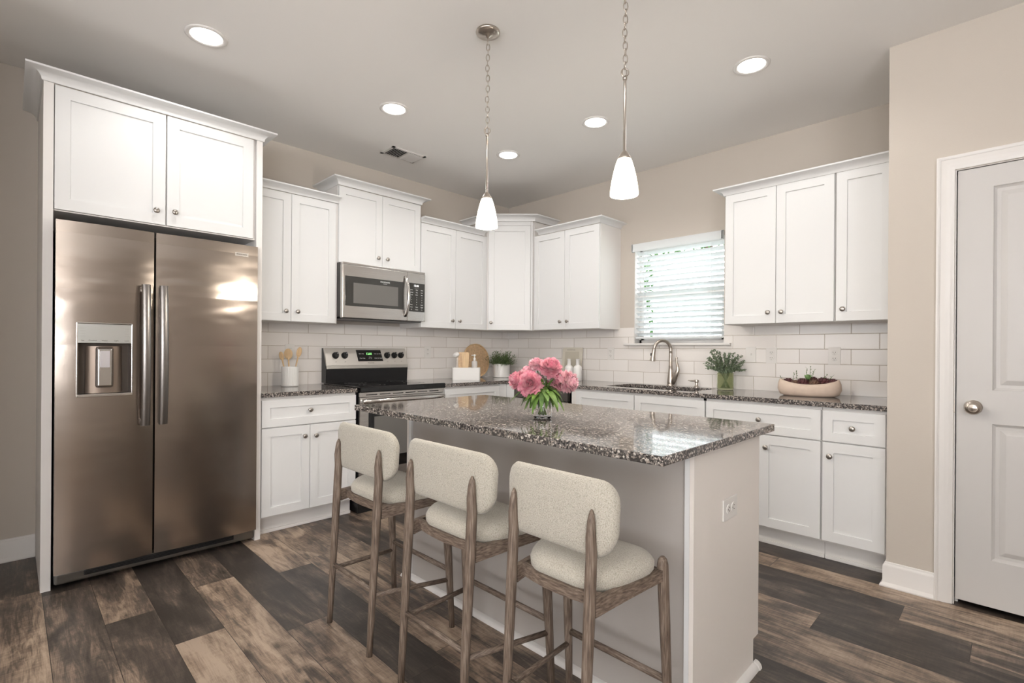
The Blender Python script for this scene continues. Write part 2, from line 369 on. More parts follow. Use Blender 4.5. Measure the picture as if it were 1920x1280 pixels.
# floor with individually toned planks
def build_floor():
    bm = nb(); uvl = bm.loops.layers.uv.new('UVMap'); cl = bm.loops.layers.float_color.new('plank')
    joints = {10: 2.35, 11: 1.198, 12: 1.79, 13: 2.3, 14: 1.58, 15: 1.2, 16: .68, 1: 3.60, 2: 3.843, 3: 3.34, 0: 3.0, 4: 3.9, 5: 3.05, 6: 2.9}
    tone = {}
    def tn(row, x, t, gr=.2): tone[(row, x)] = (t, gr)
    spec = {-1: [(9, .16, .3)], 0: [(9, .66, .15)], 1: [(3.6, .15, .3), (9, .60, .2)], 2: [(3.843, .19, .3), (9, .50, .3)], 3: [(3.34, .62, .1), (9, .15, .3)],
            4: [(9, .60, .4)], 5: [(9, .55, .6)], 6: [(9, .20, .4)], 9: [(9, .55, .3)], 10: [(1.13, .62, .2), (9, .60, .1)], 11: [(1.198, .74, .0), (9, .22, .8)],
            12: [(1.79, .20, .7), (3.01, .62, .3), (9, .4, .3)], 13: [(1.08, .5, .3), (2.3, .76, .05), (9, .2, .3)], 14: [(1.58, .22, .5), (2.8, .74, .1), (9, .3, .3)],
            15: [(1.2, .55, .2), (2.42, .36, .5), (9, .5, .2)], 16: [(.68, .25, .6), (1.9, .42, .6), (9, .4, .2)], 17: [(.9, .45, .5), (9, .66, .2)], 18: [(9, .66, .2)]}
    k = -5
    while -.72 - .18 * k > YB - .2:
        y1 = -.72 - .18 * k; y0 = y1 - .18; random.seed(k * 13 + 5)
        j = joints.get(k, random.uniform(0, 1.22)); x = j - 1.22 * math.ceil((j + .1) / 1.22)
        while x < XR + .1:
            xe = x + 1.22; mid = (x + xe) / 2; random.seed(int(k * 1000 + round(x * 10)))
            t, g = random.choice((.2, .3, .5, .62, .72)), random.random() * .6
            for lim, tt, gg in spec.get(k, []):
                if mid < lim: t, g = tt, gg; break
            vs = [bm.verts.new(p) for p in ((x, y0, 0), (xe, y0, 0), (xe, y1, 0), (x, y1, 0))]
            c = [(a, b) for a, b in ((0, 0), (1.22, 0), (1.22, .18), (0, .18))]
            mx = bm.verts.new((mid, (y0 + y1) / 2, 0)) 
            col_ = (t, random.random(), g, 1)
            # four triangles so that the UVs hold the distance to each edge
            ins = [bm.verts.new(p) for p in ((x + .09, mx.co.y, 0), (xe - .09, mx.co.y, 0))]; bm.verts.remove(mx)
            for f, dv in (((vs[0], vs[1], ins[1], ins[0]), ((0, 1), (0, 1), (.09, 1), (.09, 1))), ((vs[1], vs[2], ins[1]), ((0, 1), (0, 1), (.09, 1))),
                          ((vs[2], vs[3], ins[0], ins[1]), ((0, 1), (0, 1), (.09, 1), (.09, 1))), ((vs[3], vs[0], ins[0]), ((0, 1), (0, 1), (.09, 1)))):
                fc = bm.faces.new(f)
                for lp, q in zip(fc.loops, dv): lp[uvl].uv = q; lp[cl] = col_
            x = xe
        k += 1
    # clip to the room
    for co, no in (((0, 0, 0), (-1, 0, 0)), ((XR, 0, 0), (1, 0, 0)), ((0, 0.0, 0), (0, 1, 0)), ((0, YB, 0), (0, -1, 0))):
        bmesh.ops.bisect_plane(bm, geom=bm.verts[:] + bm.edges[:] + bm.faces[:], plane_co=co, plane_no=no, clear_outer=True)
    o = struct('floor', bm, FLOOR)
    bm2 = B(0, XR, YB, 0, -.12, -.004); s = ob('subfloor', bm2, CEIL, o)
build_floor()
struct('ceiling', B(-.12, XR + .12, YB - .12, .12, H, H + .12), CEIL)
struct('wall_left', B(-.12, 0, YB, .12, 0, H), WALL)
# back wall with the window opening
WX0, WX1, WZ0, WZ1 = 1.590, 2.378, 1.262, 2.095
bm = nb(); box(bm, 0, WX0, 0, .12, 0, H); box(bm, WX1, PX, 0, .12, 0, H); box(bm, WX0, WX1, 0, .12, 0, WZ0); box(bm, WX0, WX1, 0, .12, WZ1, H)
struct('wall_back', bm, WALL)
# pantry wall on the right (return plus the wall that holds the door)
DX0, DX1, DZ1 = 3.762, 4.478, 2.064
bm = nb(); pl = [(PX, 0, 0), (DX0 - .005, 0, 0), (DX0 - .005, 0, DZ1 + .004), (DX1 + .005, 0, DZ1 + .004), (DX1 + .005, 0, 0), (XR, 0, 0), (XR, 0, H), (PX, 0, H)]
va = [bm.verts.new((x, PY, z)) for x, _, z in pl]; vb = [bm.verts.new((x, -.12 if 0 else PY + .115, z)) for x, _, z in pl]
for k in range(8): bm.faces.new((va[k], va[(k + 1) % 8], vb[(k + 1) % 8], vb[k]))
bm.faces.new(va); bm.faces.new(vb); box(bm, PX, PX + .115, PY + .115, .12, 0, H)
struct('wall_pantry', bm, WALL)
bm = nb(); box(bm, XR, XR + .12, YB, -7.0, 0, H); box(bm, XR, XR + .12, -4.8, 0, 0, H); box(bm, XR, XR + .12, -7.0, -4.8, 0, .6); box(bm, XR, XR + .12, -7.0, -4.8, 2.3, H)
struct('wall_right', bm, WALL)
bm = nb()
for a, b in ((0, .7), (2.5, 3.7), (5.5, XR)): box(bm, a, b, YB - .12, YB, 0, H)
for a, b in ((.7, 2.5), (3.7, 5.5)): box(bm, a, b, YB - .12, YB, 0, .8); box(bm, a, b, YB - .12, YB, 2.3, H)
struct('wall_behind_camera', bm, WALL)
struct('wall_light_block', B(0, 1.35, -4.40, -4.28, 0, H), WALL)  # unseen stub wall added to keep light off the left wall
# baseboards
def bb_prof(h=.125):
    return [(0, 0), (.024, 0), (.025, .006), (.022, .014), (.015, .020), (.0135, .024), (.0135, h - .022), (.011, h - .014), (.007, h - .010), (.005, h - .002), (.002, h), (0, h)]
def baseboard(name, path, side):
    bm = nb(); sweep(bm, path, bb_prof(), side); return struct(name, bm, TRIM, 30)
baseboard('baseboard_left', [(0, -4.279), (0, -3.787)], 1)
baseboard('baseboard_pantry', [(PX, -.565), (PX, PY), (3.690, PY)], -1 * -1)
baseboard('baseboard_right', [(4.552, PY), (XR, PY)], 1)

# ---- pantry door (structure): leaf, jamb, casing, knob
def pantry_door():
    fr = nb()
    casing = [(0, 0), (0, .017), (.006, .019), (.012, .017), (.016, .013), (.022, .013), (.032, .015), (.042, .012), (.05, .012), (.056, .009), (.066, .007), (.066, 0)]
    # mitred casing swept round the opening; local profile (distance inward from outer edge, proud)
    outer = [(3.690, 0), (3.690, 2.136), (4.550, 2.136), (4.550, 0)]
    rings = []
    for i, (x, z) in enumerate(outer):
        ring = []
        for q, w_ in casing:
            dx = q if i < 2 else -q; dz = 0 if i in (0, 3) else -q
            ring.append(fr.verts.new((x + dx, PY - w_, z + dz)))
        rings.append(ring)
    k = len(casing)
    for a, b in zip(rings, rings[1:]):
        for j in range(k): fr.faces.new((a[j], a[(j + 1) % k], b[(j + 1) % k], b[j]))
    fr.faces.new(rings[0]); fr.faces.new(rings[-1])
    frame = struct('door_1', fr, TRIM, 30)
    jb = nb(); box(jb, DX0 - .0045, DX0, PY, -.55, 0, DZ1 + .003); box(jb, DX1, DX1 + .0045, PY, -.55, 0, DZ1 + .003); box(jb, DX0, DX1, PY, -.55, DZ1, DZ1 + .003)
    box(jb, DX0, DX0 + .012, PY + .045, PY + .08, 0, DZ1); box(jb, DX0, DX1, PY + .045, PY + .08, DZ1 - .012, DZ1)
    ob('door_jamb', jb, TRIM, frame)
    u0, u1, z0, z1 = DX0 + .005, DX1 - .003, .028, 2.060
    F = FB(PY + .038)
    bm = nb(); th = .035
    us = [u0, 3.890, 4.352, u1]; zs = [z0, .243, .870, 1.024, 1.964, z1]
    vv = {}
    def V(u, z):
        if (u, z) not in vv: vv[(u, z)] = bm.verts.new((u, th, z))
        return vv[(u, z)]
    for a, b in zip(us, us[1:]):
        for c, e in zip(zs, zs[1:]):
            if (a, c) in ((3.890, .243), (3.890, 1.024)):
                prev = [V(a, c), V(b, c), V(b, e), V(a, e)]
                for ins, w_ in ((.004, th - .006), (.012, th - .012), (.026, th - .0125), (.046, th - .003), (.050, th - .0025)):
                    cur = [bm.verts.new(p) for p in ((a + ins, w_, c + ins), (b - ins, w_, c + ins), (b - ins, w_, e - ins), (a + ins, w_, e - ins))]
                    for k in range(4): bm.faces.new((prev[k], prev[(k + 1) % 4], cur[(k + 1) % 4], cur[k]))
                    prev = cur
                bm.faces.new(prev)
            else: bm.faces.new((V(a, c), V(b, c), V(b, e), V(a, e)))
    box(bm, u0, u1, 0, th - .018, z0, z1)
    for q in ((u0, 3.888, z0, z1), (4.354, u1, z0, z1), (u0, u1, z0, .241), (u0, u1, .872, 1.022), (u0, u1, 1.966, z1)): box(bm, q[0], q[1], .001, th - .0004, q[2], q[3])
    leaf = ob('door_leaf', xf(bm, F), DOORP, frame)
    kb = nb(); lathe(kb, [(.033, 0), (.033, .004), (.028, .009), (.014, .011), (.012, .030), (.020, .036), (.029, .044), (.031, .052), (.027, .060), (.018, .064), (.016, .062), (.006, .064), (.001, .066)],
                     c=(3.826, PY + .003, .943), ax='y', seg=32)
    ob('door_knob', kb, NICKL, leaf, smooth=50)
    ob('strike_plate', B(DX0 - .0045, DX0 - .001, PY - .001, PY + .025, .91, .975), NICKL, frame)
pantry_door()
struct('pantry_dark_backing', B(PX + .1, DX1 + .4, -.5, -.45, 0, DZ1 + .1), BLACK)  # black sheet stands in for the dark pantry interior

# ---- kitchen window
def kitchen_window():
    fr = nb()
    # drywall-return lining
    y0, y1 = .085, .118
    for a in ((WX0, WX0 + .022, y0, y1, WZ0, WZ1), (WX1 - .022, WX1, y0, y1, WZ0, WZ1), (WX0, WX1, y0, y1, WZ1 - .022, WZ1), (WX0, WX1, y0, y1, WZ0, WZ0 + .03),
              (WX0, WX1, y0 - .008, y1, 1.662, 1.702)): box(fr, *a)
    for a in ((WX0 + .022, WX0 + .05), (WX1 - .05, WX1 - .022)): box(fr, a[0], a[1], y0 - .008, y1 - .006, WZ0 + .03, 1.67)
    box(fr, WX0 + .02, WX1 - .02, y0 - .008, y1 - .006, WZ0 + .03, WZ0 + .06)
    win = struct('window_1', fr, TRIM)
    ob('glass_pane', B(WX0 + .02, WX1 - .02, .100, .104, WZ0 + .03, WZ1 - .02), PANE, win)
    ln = nb()
    for a in ((WX0 - .0, WX0 + .003, .0, .085, WZ0, WZ1), (WX1 - .003, WX1, 0, .085, WZ0, WZ1), (WX0, WX1, 0, .085, WZ1 - .003, WZ1)): box(ln, *a)
    ob('window_lining', ln, TRIM, win)
    ob('sash_lock', B(2.22, 2.28, .060, .078, 1.690, 1.706, bev=.004), TRIM, win)
    sl = nb(); box(sl, 1.502, 2.436, -.042, .085, 1.243, 1.262, bev=.005); struct('trim_window_sill', sl, TRIM, 30)
    # blind: valance, slats, bottom rail, cord, wand
    t = thing('window_blind', 'white horizontal slat blind lowered over the sink window', 'window blind', (1.985, -.01, 1.3))
    v = nb(); box(v, 1.573, 2.374, -.030, -.020, 2.062, 2.130, bev=.003); box(v, 1.573, 1.583, -.030, 0, 2.062, 2.130); box(v, 2.364, 2.374, -.030, 0, 2.062, 2.130)
    ob('valance', v, SLAT, t)
    n = 17
    for k in range(n):
        z = 2.048 - k * .0442; s = nb(); a = R(30)
        for i in range(2): pass
        ring = []
        for q in (-1, -.5, 0, .5, 1):
            bow = .0022 * (1 - q * q); ring.append((q * .0235, bow))
        vv = []
        for xx in (1.598, 2.370):
            for sgn in (1, -1):
                vv.append([s.verts.new((xx, .030 + p * math.cos(a), z - p * math.sin(a) + b + sgn * .0012)) for p, b in ring])
        (a0, a1, b0, b1) = vv
        for j in range(4):
            s.faces.new((a0[j], a0[j + 1], b0[j + 1], b0[j])); s.faces.new((a1[j], a1[j + 1], b1[j + 1], b1[j]))
        s.faces.new(a0 + a1[::-1]); s.faces.new(b0 + b1[::-1])
        for j in (0, 4): s.faces.new((a0[j], a1[j], b1[j], b0[j]))
        ob('slat', s, SLAT, t, smooth='full' if False else False)
    ob('bottom_rail', B(1.598, 2.370, .008, .052, 1.302, 1.318, bev=.003), SLAT, t)
    for x in (1.70, 2.27):
        for y in (.006, .053):
            c = nb(); tube(c, [(x, y, 2.06), (x, y, 1.315)], .0012, 6); ob('cord', c, SLAT, t)
    c = nb(); tube(c, [(1.676, -.002, 2.06), (1.676, -.004, 1.42)], .003, 8); ob('tilt_wand', c, SLAT, t)
SLAT = mat('blind_slat', (.82, .84, .85), .5)
SLAT.node_tree.nodes['Principled BSDF'].inputs['Subsurface Weight'].default_value = 0
def translucent(m, f, c):
    nt = m.node_tree; N = nt.nodes; L = nt.links; tr = N.new('ShaderNodeBsdfTranslucent'); tr.inputs[0].default_value = (*c, 1)
    mx = N.new('ShaderNodeMixShader'); mx.inputs[0].default_value = f; L.new(N['Principled BSDF'].outputs[0], mx.inputs[1]); L.new(tr.outputs[0], mx.inputs[2])
    L.new(mx.outputs[0], N['Material Output'].inputs[0])
translucent(SLAT, .22, (.9, .95, .95))
kitchen_window()
# unseen windows added behind the camera to account for the daylight
for i, (a, b) in enumerate(((.7, 2.5), (3.7, 5.5))):
    fr = nb(); y = YB - .06
    for q in ((a, a + .05, y - .03, y + .03, .8, 2.3), (b - .05, b, y - .03, y + .03, .8, 2.3), (a, b, y - .03, y + .03, .8, .86), (a, b, y - .03, y + .03, 2.24, 2.3), ((a + b) / 2 - .03, (a + b) / 2 + .03, y - .03, y + .03, .8, 2.3)): box(fr, *q)
    wn = struct('window_%d' % (i + 2), fr, TRIM); ob('glass_pane', B(a + .04, b - .04, y - .003, y + .003, .84, 2.26), PANE, wn)
fr = nb(); x = XR + .06
for q in ((x - .03, x + .03, -7.0, -6.95, .6, 2.3), (x - .03, x + .03, -4.85, -4.8, .6, 2.3), (x - .03, x + .03, -7.0, -4.8, .6, .66), (x - .03, x + .03, -7.0, -4.8, 2.24, 2.3), (x - .03, x + .03, -5.93, -5.87, .6, 2.3)): box(fr, *q)
wn = struct('window_4', fr, TRIM); ob('glass_pane', B(x - .003, x + .003, -6.96, -4.84, .64, 2.26), PANE, wn)  # unseen side window, added for its daylight

# ================================================================== CABINETS
UF = .307; ZU = 1.387       # upper carcass depth, underside
def upper(name, label, F, root_loc, u0, u1, z0, z1, doors, knobs, carc=None, crown_args=None):
    t = thing(name, label, 'cabinet', root_loc, 'white shaker wall cabinets')
    bm = nb(); box(bm, u0, u1, 0.0, UF, z0, z1); ob('cabinet_box', xf(bm, F), CABI, t)
    G = F @ Matrix.Translation((0, UF, 0))
    for (a, b), k in zip(doors, knobs):
        add_door(t, G, a, b, z0 - .0, z1 - .006, k, z0 + .072)
    return t
FA0 = FA(0); FB0 = FB(0)
e = .001
t = upper('wall_cabinet', 'white two-door wall cabinet between the refrigerator and the microwave', FA0, (0, -2.45, ZU), -2.779, -2.135, ZU, 2.300, [(-2.776, -2.484), (-2.484, -2.152)], [-2.524, -2.442])
crown(t, [(.327, -2.779), (.327, -2.136)], 2.296, .045, .06, -1 if False else 1)
t = upper('wall_cabinet', 'raised white two-door wall cabinet above the microwave', FA0, (0, -1.76, 1.855), -2.134, -1.386, 1.855, 2.445, [(-2.132, -1.759), (-1.759, -1.388)], [-1.801, -1.718])
crown(t, [(.001, -2.134), (.327, -2.134), (.327, -1.386), (.001, -1.386)], 2.442, .052, .062, 1)
t = upper('wall_cabinet', 'white two-door wall cabinet between the microwave and the corner', FA0, (0, -1.0, ZU), -1.385, -.612, ZU, 2.300, [(-1.383, -.998), (-.998, -.613)], [-1.042, -.959])
crown(t, [(.327, -1.385), (.327, -.655)], 2.296, .045, .06, 1)
# corner cabinet with the diagonal door
t = thing('corner_cabinet', 'tall white diagonal corner wall cabinet with a single door', 'cabinet', (.2, -.2, ZU), 'white shaker wall cabinets')
def prism(bm, poly, z0, z1, mi=0):
    a = [bm.verts.new((x, y, z0)) for x, y in poly]; b = [bm.verts.new((x, y, z1)) for x, y in poly]; n = len(poly)
    for k in range(n): bm.faces.new((a[k], a[(k + 1) % n], b[(k + 1) % n], b[k])).material_index = mi
    bm.faces.new(a[::-1]).material_index = mi; bm.faces.new(b).material_index = mi
bm = nb(); prism(bm, [(.001, -.001), (.001, -.611), (.327, -.611), (.650, -.300), (.666, -.300), (.666, -.001)], ZU, 2.440); ob('cabinet_box', bm, CABI, t)
a = Vector((.338, -.611)); b = Vector((.650, -.311)); F = FR((a.x, a.y, 0), tuple(b - a), (1, -1.04)); wdt = (b - a).length
add_door(t, F, .005, wdt - .018, ZU, 2.400, .035, ZU + .072)
ob('face_frame', xf(B(wdt - .016, wdt, 0, .018, ZU, 2.44), F), CAB, t)
ob('frieze', xf(B(.005, wdt - .018, 0, .016, 2.401, 2.443), F), CAB, t)
crown(t, [(.001, -.640), (.345, -.640), (.680, -.318), (.680, -.001)], 2.440, .056, .062, 1)
t = upper('wall_cabinet', 'white two-door wall cabinet between the corner and the window', FB0, (1.06, 0, ZU), .682, 1.444, ZU, 2.295, [(.685, 1.061), (1.061, 1.442)], [1.019, 1.102])
crown(t, [(.745, -.327), (1.444, -.327), (1.444, -.001)], 2.292, .045, .062, 1)
t = upper('wall_cabinet', 'white two-door wall cabinet right of the window', FB0, (2.85, 0, ZU), 2.510, 3.180, ZU - .002, 2.300, [(2.512, 2.846), (2.846, 3.178)], [2.803, 2.884])
crown(t, [(2.510, -.001), (2.510, -.327), (3.181, -.327)], 2.292, .045, .062, 1)
t = upper('wall_cabinet', 'narrow white single-door wall cabinet against the pantry wall', FB0, (3.34, 0, ZU), 3.182, 3.498, ZU - .002, 2.300, [(3.186, 3.470)], [3.226])
ob('filler_strip', B(3.472, 3.498, -.324, -.307, ZU - .002, 2.295), CAB, t)
crown(t, [(3.1812, -.327), (3.498, -.327)], 2.292, .045, .062, 1)

# tall surround of the refrigerator
t = thing('refrigerator_surround', 'white cabinet with side panels enclosing the refrigerator', 'cabinet', (.3, -3.28, 0))
ob('side_panel', B(0.001, .627, -3.786, -3.748, 0, 2.487, bev=.001), CABI, t)
ob('side_panel', B(0.001, .627, -2.815, -2.781, 0, 2.487, bev=.001), CABI, t)
ob('cabinet_box', B(0.001, .607, -3.746, -2.817, 1.868, 2.487), CABI, t)
G = FA(.607)
add_door(t, G, -3.746, -3.287, 1.872, 2.484, -3.332, 1.944, st=.058)
add_door(t, G, -3.283, -2.832, 1.872, 2.484, -3.246, 1.950, st=.058)
crown(t, [(.001, -3.786), (.628, -3.786), (.628, -2.781), (.001, -2.781)], 2.486, .052, .065, 1)

# base cabinets
BD = .608; ZT = .128
def toe(F, u0, u1):
    bm = nb(); box(bm, u0, u1, .004, .535, 0, ZT - .012)
    q = nb(); q.free()
    for k in range(1):
        box(bm, u0, u1, .535, .547, 0, .022, bev=.004)
    return xf(bm, F)
def base(label, F, loc, u0, u1, fronts, name='base_cabinet'):
    t = thing(name, label, 'cabinet', loc, 'white shaker base cabinets')
    bm = nb()
    if 'sink' in label and 'false' in label:
        for q in ((u0, u0 + .018, .002, BD), (u1 - .018, u1, .002, BD), (u0, u1, .002, .012), (u0, u1, BD - .018, BD)): box(bm, *q, ZT - .012, .884)
        box(bm, u0, u1, .002, BD, ZT - .012, ZT + .006)
    else: box(bm, u0, u1, .002, BD, ZT - .012, .884)
    ob('cabinet_box', xf(bm, F), CABI, t)
    ob('toe_kick', toe(F, u0, u1), CABI, t)
    G = F @ Matrix.Translation((0, BD, 0))
    for kind, a, b, c, dd, ku, kz in fronts:
        add_door(t, G, a, b, c, dd, ku, kz, name=kind, st=.05 if kind == 'drawer' or kind == 'false_front' else .055)
    return t
base('white base cabinet with one drawer and two doors beside the refrigerator', FA0, (0, -2.45, 0), -2.779, -2.135,
     [('drawer', -2.777, -2.138, .692, .868, -2.474, .788), ('door', -2.777, -2.470, ZT, .688, -2.510, .617), ('door', -2.470, -2.138, ZT, .688, -2.434, .613)])
t = base('white base cabinet right of the range, partly hidden by the island', FA0, (0, -1.0, 0), -1.350, -.632,
     [('drawer', -1.348, -.72, .692, .868, -1.035, .782), ('door', -1.348, -1.034, ZT, .688, -1.07, .617), ('door', -1.034, -.72, ZT, .688, -.99, .617)])
ob('filler_strip', B(.608, .626, -.719, -.634, ZT, .882), CAB, t)
# corner carcass filler + dishwasher + sink base + drawer base + narrow base
t = thing('corner_base_cabinet', 'white blind corner base panel left of the dishwasher', 'cabinet', (.3, -.3, 0))
ob('cabinet_box', B(.002, .722, -.608, -.002, ZT - .012, .884), CABI, t)
ob('filler_strip', B(.610, .722, -.628, -.609, ZT, .882), CAB, t)
ob('toe_kick', B(.002, .722, -.535, -.002, 0, ZT - .013), CABI, t)
base('white sink base cabinet with two false drawer fronts below the faucet', FB0, (1.9, 0, 0), 1.357, 2.510,
     [('false_front', 1.433, 1.972, .692, .868, None, None), ('false_front', 1.976, 2.508, .692, .868, None, None), ('door', 1.433, 1.972, ZT, .688, 1.93, .617), ('door', 1.976, 2.508, ZT, .688, 2.02, .617)])
base('wide white base cabinet with one drawer over two doors, right of the sink', FB0, (2.85, 0, 0), 2.512, 3.186,
     [('drawer', 2.514, 3.184, .692, .868, 2.852, .779), ('door', 2.514, 2.850, ZT, .688, 2.81, .614), ('door', 2.850, 3.184, ZT, .688, 2.893, .614)])
t = base('narrow white base cabinet with one drawer and one door against the pantry wall', FB0, (3.34, 0, 0), 3.188, 3.498,
     [('drawer', 3.190, 3.484, .692, .868, 3.337, .777), ('door', 3.190, 3.484, ZT, .688, 3.230, .611)])

# ---- counters
t = ob('countertop', B(.001, .640, -2.780, -2.136, .885, .914, bev=.0025), GRAN, loc=(0, -2.45, .885)); setp(t, 'short speckled granite counter between refrigerator and range', 'countertop')
def worktop():
    bm = nb(); xs = [.001, .640, 1.640, 2.372, 3.498]; ys = [-1.352, -.640, -.515, -.135, -.001]
    sol = lambda i, j: (i == 0) or (j >= 1 and not (i == 2 and j == 2))
    V = {}
    def vt(x, y, z):
        k = (x, y, z)
        if k not in V: V[k] = bm.verts.new(k)
        return V[k]
    S = set((i, j) for i in range(4) for j in range(4) if sol(i, j))
    for i, j in S:
        x0, x1, y0, y1 = xs[i], xs[i + 1], ys[j], ys[j + 1]
        bm.faces.new([vt(*p, .914) for p in ((x0, y0), (x1, y0), (x1, y1), (x0, y1))]); bm.faces.new([vt(*p, .885) for p in ((x0, y0), (x0, y1), (x1, y1), (x1, y0))])
        for (di, dj), (p, q) in (((-1, 0), ((x0, y0), (x0, y1))), ((1, 0), ((x1, y1), (x1, y0))), ((0, -1), ((x1, y0), (x0, y0))), ((0, 1), ((x0, y1), (x1, y1)))):
            if (i + di, j + dj) not in S: bm.faces.new([vt(*p, .914), vt(*q, .914), vt(*q, .885), vt(*p, .885)])
    bmesh.ops.recalc_face_normals(bm, faces=bm.faces)
    es = [e_ for e_ in bm.edges if len(e_.link_faces) == 2 and abs(e_.link_faces[0].normal.dot(e_.link_faces[1].normal)) < .5 and all(v.co.z > .9 for v in e_.verts)]
    bmesh.ops.bevel(bm, geom=es, offset=.003, segments=2, affect='EDGES')
    o = ob('countertop', bm, GRAN, loc=(1.5, -.3, .885)); setp(o, 'long L-shaped speckled granite counter with the sink cut-out', 'countertop')
worktop()
t = thing('sink', 'undermount stainless sink set in the granite counter', 'sink', (2.0, -.32, .70))
bm = nb()
for q in ((1.640, 2.372, -.515, -.135, .690, .700), (1.630, 1.640, -.525, -.125, .70, .884), (2.372, 2.382, -.525, -.125, .70, .884), (1.64, 2.372, -.525, -.515, .70, .884), (1.64, 2.372, -.135, -.125, .70, .884)): box(bm, *q)
ob('basin', bm, STEEL3, t)
bm = nb(); lathe(bm, [(.045, 0), (.045, .004), (.03, .005), (.028, .002), (.005, .002)], c=(2.0, -.32, .7), seg=24); ob('drain', bm, NICKEL, t, smooth=40)

# ---- tiled backsplash
bm = nb(); box(bm, .0015, .008, -2.780, -.0082, .914, 1.400); o = ob('backsplash', bm, TILEA, loc=(0, -1.4, .914)); setp(o, 'white subway tile backsplash along the range wall', 'backsplash')
bm = nb()
box(bm, .0015, WX0 - .0, -.008, -.0015, .914, 1.400); box(bm, WX1, 3.498, -.008, -.0015, .914, 1.400); box(bm, WX0, WX1, -.008, -.0015, .914, 1.2425)
o = ob('backsplash', bm, TILEB, loc=(1.7, 0, .914)); setp(o, 'white subway tile backsplash along the sink wall under the window', 'backsplash')

# ---- outlets and switches
def outlet(F, u, z, label, kind='outlet', rot=0, group='wall plates'):
    p = F @ Vector((u, 0, z)); t = thing('electrical_outlet' if kind == 'outlet' else 'light_switch', label, 'outlet' if kind == 'outlet' else 'switch', tuple(p), group)
    G = F @ Matrix.Translation((u, 0, z)) @ Matrix.Rotation(R(rot), 4, 'Y')
    ob('wall_plate', xf(B(-.036, .036, 0, .005, -.058, .058, bev=.0018), G), WPLAST, t)
    if kind == 'outlet':
        bm = nb()
        for s in (-1, 1): lathe(bm, [(.0165, .004), (.0165, .0065), (.015, .0072), (.001, .0072)], c=(0, 0, s * .020), seg=20, M=Matrix(((1, 0, 0), (0, 0, 1), (0, 1, 0))))
        ob('receptacle', xf(bm, G), WPLAST, t)
        bm = nb()
        for s in (-1, 1):
            for dx in (-.0065, .0065): box(bm, dx - .0012, dx + .0012, .0068, .0076, s * .020 - .001, s * .020 + .007)
            box(bm, -.002, .002, .0068, .0076, s * .020 - .010, s * .020 - .006)
        ob('slot', xf(bm, G), SLOT, t)
    else:
        ob('toggle', xf(B(-.005, .005, .004, .016, -.006, .010, bev=.001), G), WPLAST, t)
FBT = FB(-.008); FAT = FA(.008)
outlet(FAT, -2.368, 1.172, 'white outlet on the tile behind the wooden spoons')
outlet(FAT, -1.082, 1.172, 'white outlet on the tile right of the range')
outlet(FBT, .815, 1.172, 'white outlet on the tile behind the pink peonies')
outlet(FBT, 1.353, 1.172, 'white outlet on the tile left of the window sill')
outlet(FBT, 2.580, 1.174, 'white toggle switch above the green glass vase', 'switch')
outlet(FBT, 2.722, 1.170, 'white outlet immediately right of the toggle switch')
outlet(FBT, 3.113, 1.172, 'white outlet above the planter bowl of succulents')

